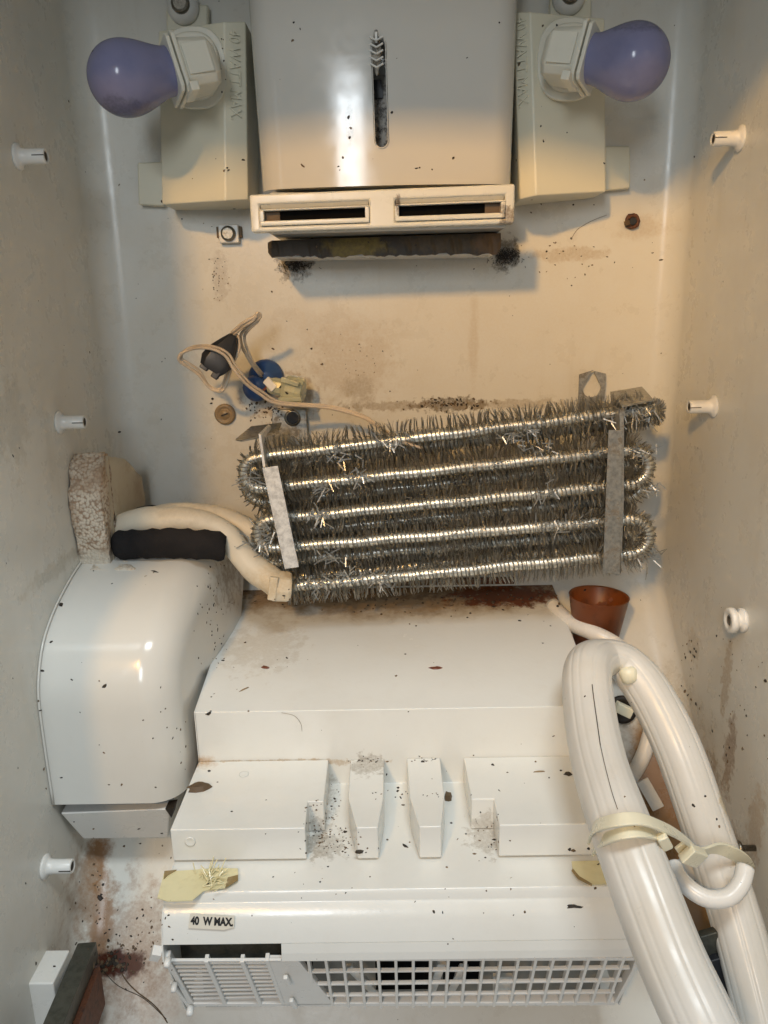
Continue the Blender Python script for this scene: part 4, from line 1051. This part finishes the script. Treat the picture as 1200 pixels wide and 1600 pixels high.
# ring round the front leg
strap([(922, 1310, .400), (930, 1292, .372), (962, 1282, .357), (1000, 1280, .357), (1035, 1292, .366), (1062, 1306, .385), (1085, 1325, .410), (1092, 1337, .425)], .0078, .0018, 'tie', 'strap', up=(.1, -.3, 1))
strap([(928, 1330, .405), (938, 1316, .372), (966, 1304, .356), (1000, 1300, .356), (1030, 1306, .370), (1040, 1312, .392)], .0070, .0018, 'tie', 'strap', up=(.1, -.3, 1))
strap([(1064, 1318, .398), (1074, 1330, .402), (1092, 1333, .412), (1120, 1325, .424), (1145, 1333, .430), (1162, 1345, .440), (1170, 1358, .455)], .0095, .0020, 'tie', 'strap', up=(0, -.2, 1))
MB().bar(P(1068, 1326, .396), P(1090, 1334, .404), .0115, .008, (0, -1, 0)).build('buckle', 'tie', tie, bevel=.0012)
MB().bar(P(1030, 1300, .364), P(1040, 1318, .368), .006, .006, (0, -1, 0)).build('buckle', 'tie', tie, bevel=.0012)
vs, fs = sweep(spline([P(*p) for p in ((1052, 1352, .43), (1062, 1372, .420), (1085, 1394, .412), (1110, 1405, .408), (1138, 1402, .408), (1157, 1382, .412), (1165, 1355, .42))], 8), lambda t: circ(.0056, 14)); obj('tie_tail', vs, fs, 'tie_white', tie, smooth=True)
sc = P(1166, 1325, .46); sc = PX(1180, 1325, WX)
ws = thing('side_screw', 'small steel screw in the right wall beside the cable tie', 'screw', sc)
vs, fs = lathe([(.0022, 0), (.0022, .010), (.0052, .0105), (.0055, .0125), (.003, .014)], sc, (-1, 0, 0), 18); obj('shank', vs, fs, 'steel', ws, smooth=True)

# ------------------------------------------------------------------ rail and block at the lower left
rl = thing('rail', 'dark grimy metal rail end with rusty side, at the bottom left', 'rail', (-.235, .44, -.49))
ra = P(136, 1472, .462); rb_ = P(80, 1606, .385); rb_ = rb_ + (rb_ - ra) * .5
m = MB(); m.bar(ra, rb_, .0135, .014, (0, 0, -1)); m.build('rail_bar', 'rail', rl, bevel=.0008)
dn = Vector((.004, 0, -.0145))
m = MB(); m.bar(ra + dn + (rb_ - ra) * .08, rb_ + dn, .0130, .034, (0, 0, -1)); m.build('rail_web', 'rust', rl, bevel=.0006)
bl_ = thing('bracket_block', 'white plastic block on the left wall holding the dark rail', 'bracket', (-.248, .44, -.50))
bt0 = PX(45, 1537, -WX); bt1 = PZ(65, 1484, bt0.z); btx = P(102, 1541, bt0.y).x
m = MB(); m.box(-WX - .006, btx - .008, bt0.y, bt1.y, bt0.z - .055, bt0.z); m.build('block', 'white', bl_, bevel=.0012)

# ------------------------------------------------------------------ hairs and scratches
hm = MB()
def hair(pts, Y=None, mb=hm):
    pass

# ------------------------------------------------------------------ dirt lying on the surfaces: found by looking along a ray from the lens to the surface
bpy.context.view_layer.update()
dg = bpy.context.evaluated_depsgraph_get()
def hit(px, py):
    d = ray(px, py).normalized(); ok, loc, nrm, _, ob_, _ = SC.ray_cast(dg, Vector((0, 0, 0)), d)
    if not ok: return None
    if nrm.dot(d) > 0: nrm = -nrm
    return loc, nrm
rs = random.Random(11)
def flake(mb, px, py, w_, h_, ang=0.0, thick=None, n=7, jag=.35):
    h = hit(px, py)
    if not h: return
    loc, nr = h; dist = loc.length; s = dist / F
    # in-plane axes that follow picture right and up
    r_ = cam_m @ Vector((1, 0, 0)); u_ = nr.cross(r_).normalized(); r_ = u_.cross(nr).normalized()
    if u_.dot(cam_m @ Vector((0, 1, 0))) < 0: u_ = -u_
    a = R(ang); X_ = r_ * math.cos(a) + u_ * math.sin(a); Y_ = -r_ * math.sin(a) + u_ * math.cos(a)
    th_ = thick if thick is not None else min(w_, h_) * s * .25
    k = [1 + rs.uniform(-jag, jag) for _ in range(n)]
    base = [loc + nr * .00005 + (X_ * w_ * s * .5 * math.cos(2 * math.pi * i / n) + Y_ * h_ * s * .5 * math.sin(2 * math.pi * i / n)) * k[i] for i in range(n)]
    top = [loc + nr * th_ + (b - loc) * .6 + X_ * rs.uniform(-.1, .1) * w_ * s for b in base]
    mb.add(base + top, [tuple(range(2 * n - 1, n - 1, -1))] + [(i, (i + 1) % n, n + (i + 1) % n, n + i) for i in range(n)])
sp = MB(); sp2 = MB()
pts = [(459, 35, 4), (469, 45, 5), (457, 63, 5), (620, 91, 3), (730, 90, 4), (536, 246, 7), (473, 259, 7), (529, 260, 6), (531, 266, 4), (651, 263, 5), (656, 262, 4), (708, 247, 7), (612, 176, 6), (675, 265, 4),
 (545, 183, 8), (548, 200, 7), (546, 215, 5), (145, 80, 4), (107, 158, 4), (186, 289, 4), (284, 342, 4), (318, 349, 4), (331, 354, 3), (301, 279, 4), (355, 262, 5), (357, 266, 5), (253, 315, 6), (350, 267, 5), (366, 326, 5), (380, 250, 5),
 (845, 197, 5), (849, 220, 4), (886, 207, 4), (811, 100, 10), (780, 35, 6), (807, 250, 6), (845, 318, 6), (831, 312, 4), (896, 320, 5), (830, 332, 4), (944, 255, 4), (848, 40, 5), (870, 40, 5), (1033, 406, 6), (960, 410, 4), (1020, 395, 4), (1007, 281, 4), (867, 414, 4), (928, 320, 4),
 (425, 456, 6), (427, 545, 6), (487, 545, 5), (448, 502, 4), (503, 569, 5), (480, 515, 4), (332, 623, 7), (330, 630, 5), (20, 712, 9), (30, 700, 5), (186, 675, 6), (252, 655, 4), (330, 685, 3), (258, 560, 3), (253, 565, 3), (414, 690, 5), (415, 638, 5),
 (438, 605, 9), (448, 614, 7), (458, 641, 6), (401, 630, 10), (385, 638, 8), (425, 656, 5),
 (95, 945, 13), (80, 1003, 10), (66, 1048, 11), (60, 1095, 5), (63, 1110, 5), (155, 1064, 6), (163, 1072, 9), (308, 916, 5), (325, 917, 5), (240, 895, 4), (228, 900, 5), (175, 912, 4), (146, 892, 5), (310, 1028, 5), (276, 1138, 5), (282, 1140, 6), (290, 1128, 6), (270, 1153, 5), (290, 1166, 5), (243, 1230, 5), (190, 1226, 5), (170, 1226, 4), (68, 1202, 9), (72, 1232, 6), (162, 1176, 5), (96, 1215, 5), (217, 1295, 6), (253, 1302, 6), (146, 1295, 5), (116, 1284, 4), (219, 1318, 5), (194, 1322, 5), (155, 1164, 4), (112, 1062, 5), (125, 1113, 4),
 (348, 1032, 8), (350, 1029, 5), (383, 1004, 6), (448, 1028, 8), (326, 1115, 11), (388, 1111, 5), (412, 1043, 6), (619, 1056, 7), (640, 975, 7), (650, 978, 5), (705, 963, 6), (730, 965, 5), (735, 958, 5), (812, 970, 6), (860, 978, 5), (848, 1005, 6), (865, 1150, 6), (638, 1112, 4),
 (327, 1205, 6), (416, 1250, 5), (362, 1268, 5), (415, 1303, 5), (340, 1222, 4), (325, 1380, 8), (263, 1430, 5), (540, 1395, 4), (525, 1397, 3), (500, 1378, 4), (578, 1370, 4), (698, 1355, 5), (758, 1340, 6), (760, 1392, 5),
 (621, 1236, 9), (626, 1246, 8), (630, 1258, 6), (622, 1231, 6), (604, 1210, 5), (605, 1190, 5), (561, 1188, 6), (575, 1186, 5), (583, 1187, 5), (590, 1189, 4), (660, 1190, 9), (680, 1186, 5), (523, 1248, 9), (518, 1260, 6), (540, 1300, 7), (500, 1317, 7), (490, 1306, 5), (605, 1312, 6), (640, 1316, 5), (540, 1325, 6), (545, 1318, 4), (715, 1311, 6), (728, 1303, 7), (741, 1334, 7), (705, 1286, 5), (770, 1195, 9), (837, 1190, 7), (793, 1207, 5), (780, 1235, 5), (740, 1180, 4), (560, 1332, 5), (772, 1312, 9), (768, 1320, 6), (876, 1204, 7), (858, 1215, 4), (678, 1425, 7), (820, 1425, 5), (802, 1430, 4), (708, 1467, 4), (700, 1475, 4), (930, 1388, 5),
 (890, 1327, 8), (896, 1329, 10), (919, 1326, 6), (1160, 1170, 7), (1131, 1167, 6), (1140, 1168, 6), (1137, 1190, 9), (1135, 1180, 7), (1065, 1072, 6), (1070, 1080, 6), (1075, 1086, 7), (1080, 1093, 8), (1088, 1100, 7), (1093, 1107, 6), (1141, 1002, 5), (1196, 1064, 10), (1113, 1142, 8), (1102, 1244, 5), (1083, 1258, 6), (1085, 1260, 6), (1120, 1280, 5), (914, 1088, 5), (976, 1245, 4), (991, 1291, 6), (935, 1350, 5),
 (124, 1378, 4), (156, 1404, 10), (158, 1398, 7), (118, 1411, 5), (170, 1470, 6), (182, 1460, 5), (190, 1478, 6), (200, 1490, 5), (212, 1483, 6), (175, 1490, 9), (168, 1503, 12), (180, 1505, 12), (190, 1508, 9), (160, 1510, 12), (150, 1505, 10), (165, 1515, 9), (56, 1505, 6), (40, 1380, 4), (73, 1418, 4), (85, 1510, 5),
 (100, 540, 4), (140, 550, 4), (60, 470, 3), (28, 1200, 4), (20, 1060, 4), (10, 880, 4), (1130, 440, 3), (1090, 700, 3), (1085, 245, 4)]
for (x, y, d) in pts:
    flake(sp if rs.random() < .7 else sp2, x, y, d * rs.uniform(.5, .95), d * rs.uniform(.3, .7), rs.uniform(-70, 70))
# random fine crumbs where they gather
def crumbs(cx, cy, sx, sy, n, s0=1.5, s1=4):
    for _ in range(n): flake(sp if rs.random() < .45 else sp2, rs.gauss(cx, sx), rs.gauss(cy, sy), rs.uniform(s0, s1), rs.uniform(s0 * .7, s1 * .8), rs.uniform(0, 180), n=5)
for a in ((620, 940, 130, 10, 90, 2, 6), (800, 935, 45, 8, 45, 2, 8), (510, 1275, 15, 30, 60), (530, 1315, 30, 12, 60), (760, 1300, 18, 20, 25), (570, 1190, 16, 3, 18), (665, 1188, 14, 4, 12), (205, 1470, 30, 28, 60, 1.5, 5), (180, 1505, 16, 7, 50, 2, 7), (150, 1400, 6, 40, 20), (270, 1130, 30, 40, 8), (340, 1040, 20, 30, 8), (560, 560, 25, 30, 25, 1, 3), (410, 640, 22, 9, 36, 2, 5), (700, 632, 30, 5, 60, 2, 6), (340, 440, 8, 22, 30, 1.5, 3), (352, 90, 4, 30, 6), (600, 1400, 200, 30, 14, 1.5, 4), (600, 380, 170, 6, 10), (1150, 1120, 20, 70, 25, 1.5, 5), (890, 400, 35, 20, 20, 1.5, 4), (640, 1240, 60, 3, 20, 2, 4), (335, 960, 12, 45, 40, 1.5, 5), (1080, 1020, 8, 14, 16, 2, 6)):
    crumbs(*a)
tag(sp2.build('brown_specks', 'brownbit'), 'fine brown dirt crumbs scattered over the walls and covers', 'dirt', kind='stuff')
tag(sp.build('dirt_specks', 'dark'), 'fine black dirt specks scattered over the walls and covers', 'dirt', kind='stuff')
# bits big enough to pick up
def bit(name, label, px, py, w_, h_, ang, mat, thick=.0012, n=9, jag=.3):
    m = MB(); flake(m, px, py, w_, h_, ang, thick, n, jag)
    if m.v: tag(m.build(name, mat), label, 'debris')
bit('debris_flake', 'large brown crumb at the left end of the stepped cover', 311, 1231, 33, 20, 5, 'brownbit', .003, 11)
bit('debris_lump', 'rounded brown seed-like lump beside the right fin', 700, 1247, 14, 16, 30, 'brownbit', .004)
bit('debris_flake', 'flat black oval crumb at the foot of the left fin', 562, 1331, 14, 6, 0, 'dark', .0012)
bit('debris_flake', 'pointed black crumb lying right of centre on the curved lip', 895, 1416, 22, 5, -3, 'dark', .0014, 9, .5)
bit('debris_flake', 'black crumb on the right ledge next to the thick hose', 887, 1210, 12, 8, -10, 'dark', .0014)
bit('debris_flake', 'dark red crumb on the left part of the sloping top of the cover', 414, 1043, 12, 7, -20, 'redbit', .001)
bit('debris_flake', 'red-brown crumb on the right part of the sloping top of the cover', 682, 1044, 22, 8, 3, 'redbit', .001)
bit('debris_stick', 'thin tan splinter on the right ledge', 843, 1206, 20, 3, 4, 'brass', .0008)
bit('debris_stick', 'thin pale splinter on the sloping top, near the rounded fan cover', 382, 1077, 18, 2.5, 38, 'brass', .0006)
bit('debris_flake', 'slanted black crumb between the two fins', 633, 1322, 12, 4, -45, 'dark', .0008)
bit('debris_stick', 'dark splinter on top of the rounded fan cover', 242, 893, 13, 2.5, -25, 'dark', .0006)
# hairs: thin threads lying on surfaces
def thread(pts, name, label, r=.00022, mat='dark'):
    ps = []
    for x, y in pts:
        h = hit(x, y)
        if h: ps.append(h[0] + h[1] * .0005)
    if len(ps) > 2:
        vs, fs = sweep(spline(ps, 5), lambda t: circ(r, 5)); tag(obj(name, vs, fs, mat), label, 'hair')
thread([(190, 1520), (200, 1535), (215, 1550), (235, 1565), (250, 1580), (262, 1598)], 'dark_hair', 'long dark hair on the wall right of the rail end', .0004, 'brownbit')
thread([(160, 1515), (185, 1540), (225, 1560), (260, 1592)], 'dark_hair', 'faint second hair below the long dark one')
thread([(925, 1070), (928, 1095), (933, 1130), (938, 1165)], 'grime_line', 'thin dark grime line along the front leg of the hose', .00028)
thread([(938, 1165), (946, 1200), (956, 1238), (965, 1265)], 'grime_line', 'faint lower grime line along the front leg of the hose', .00018)
thread([(893, 372), (903, 358), (925, 345), (948, 336)], 'fine_hair', 'thin curved hair on the back wall under the right lamp housing', .00018, 'brownbit')
thread([(440, 1113), (460, 1118), (470, 1130), (472, 1142)], 'fine_hair', 'thin curved hair on the front face of the stepped cover', .00012, 'brownbit')
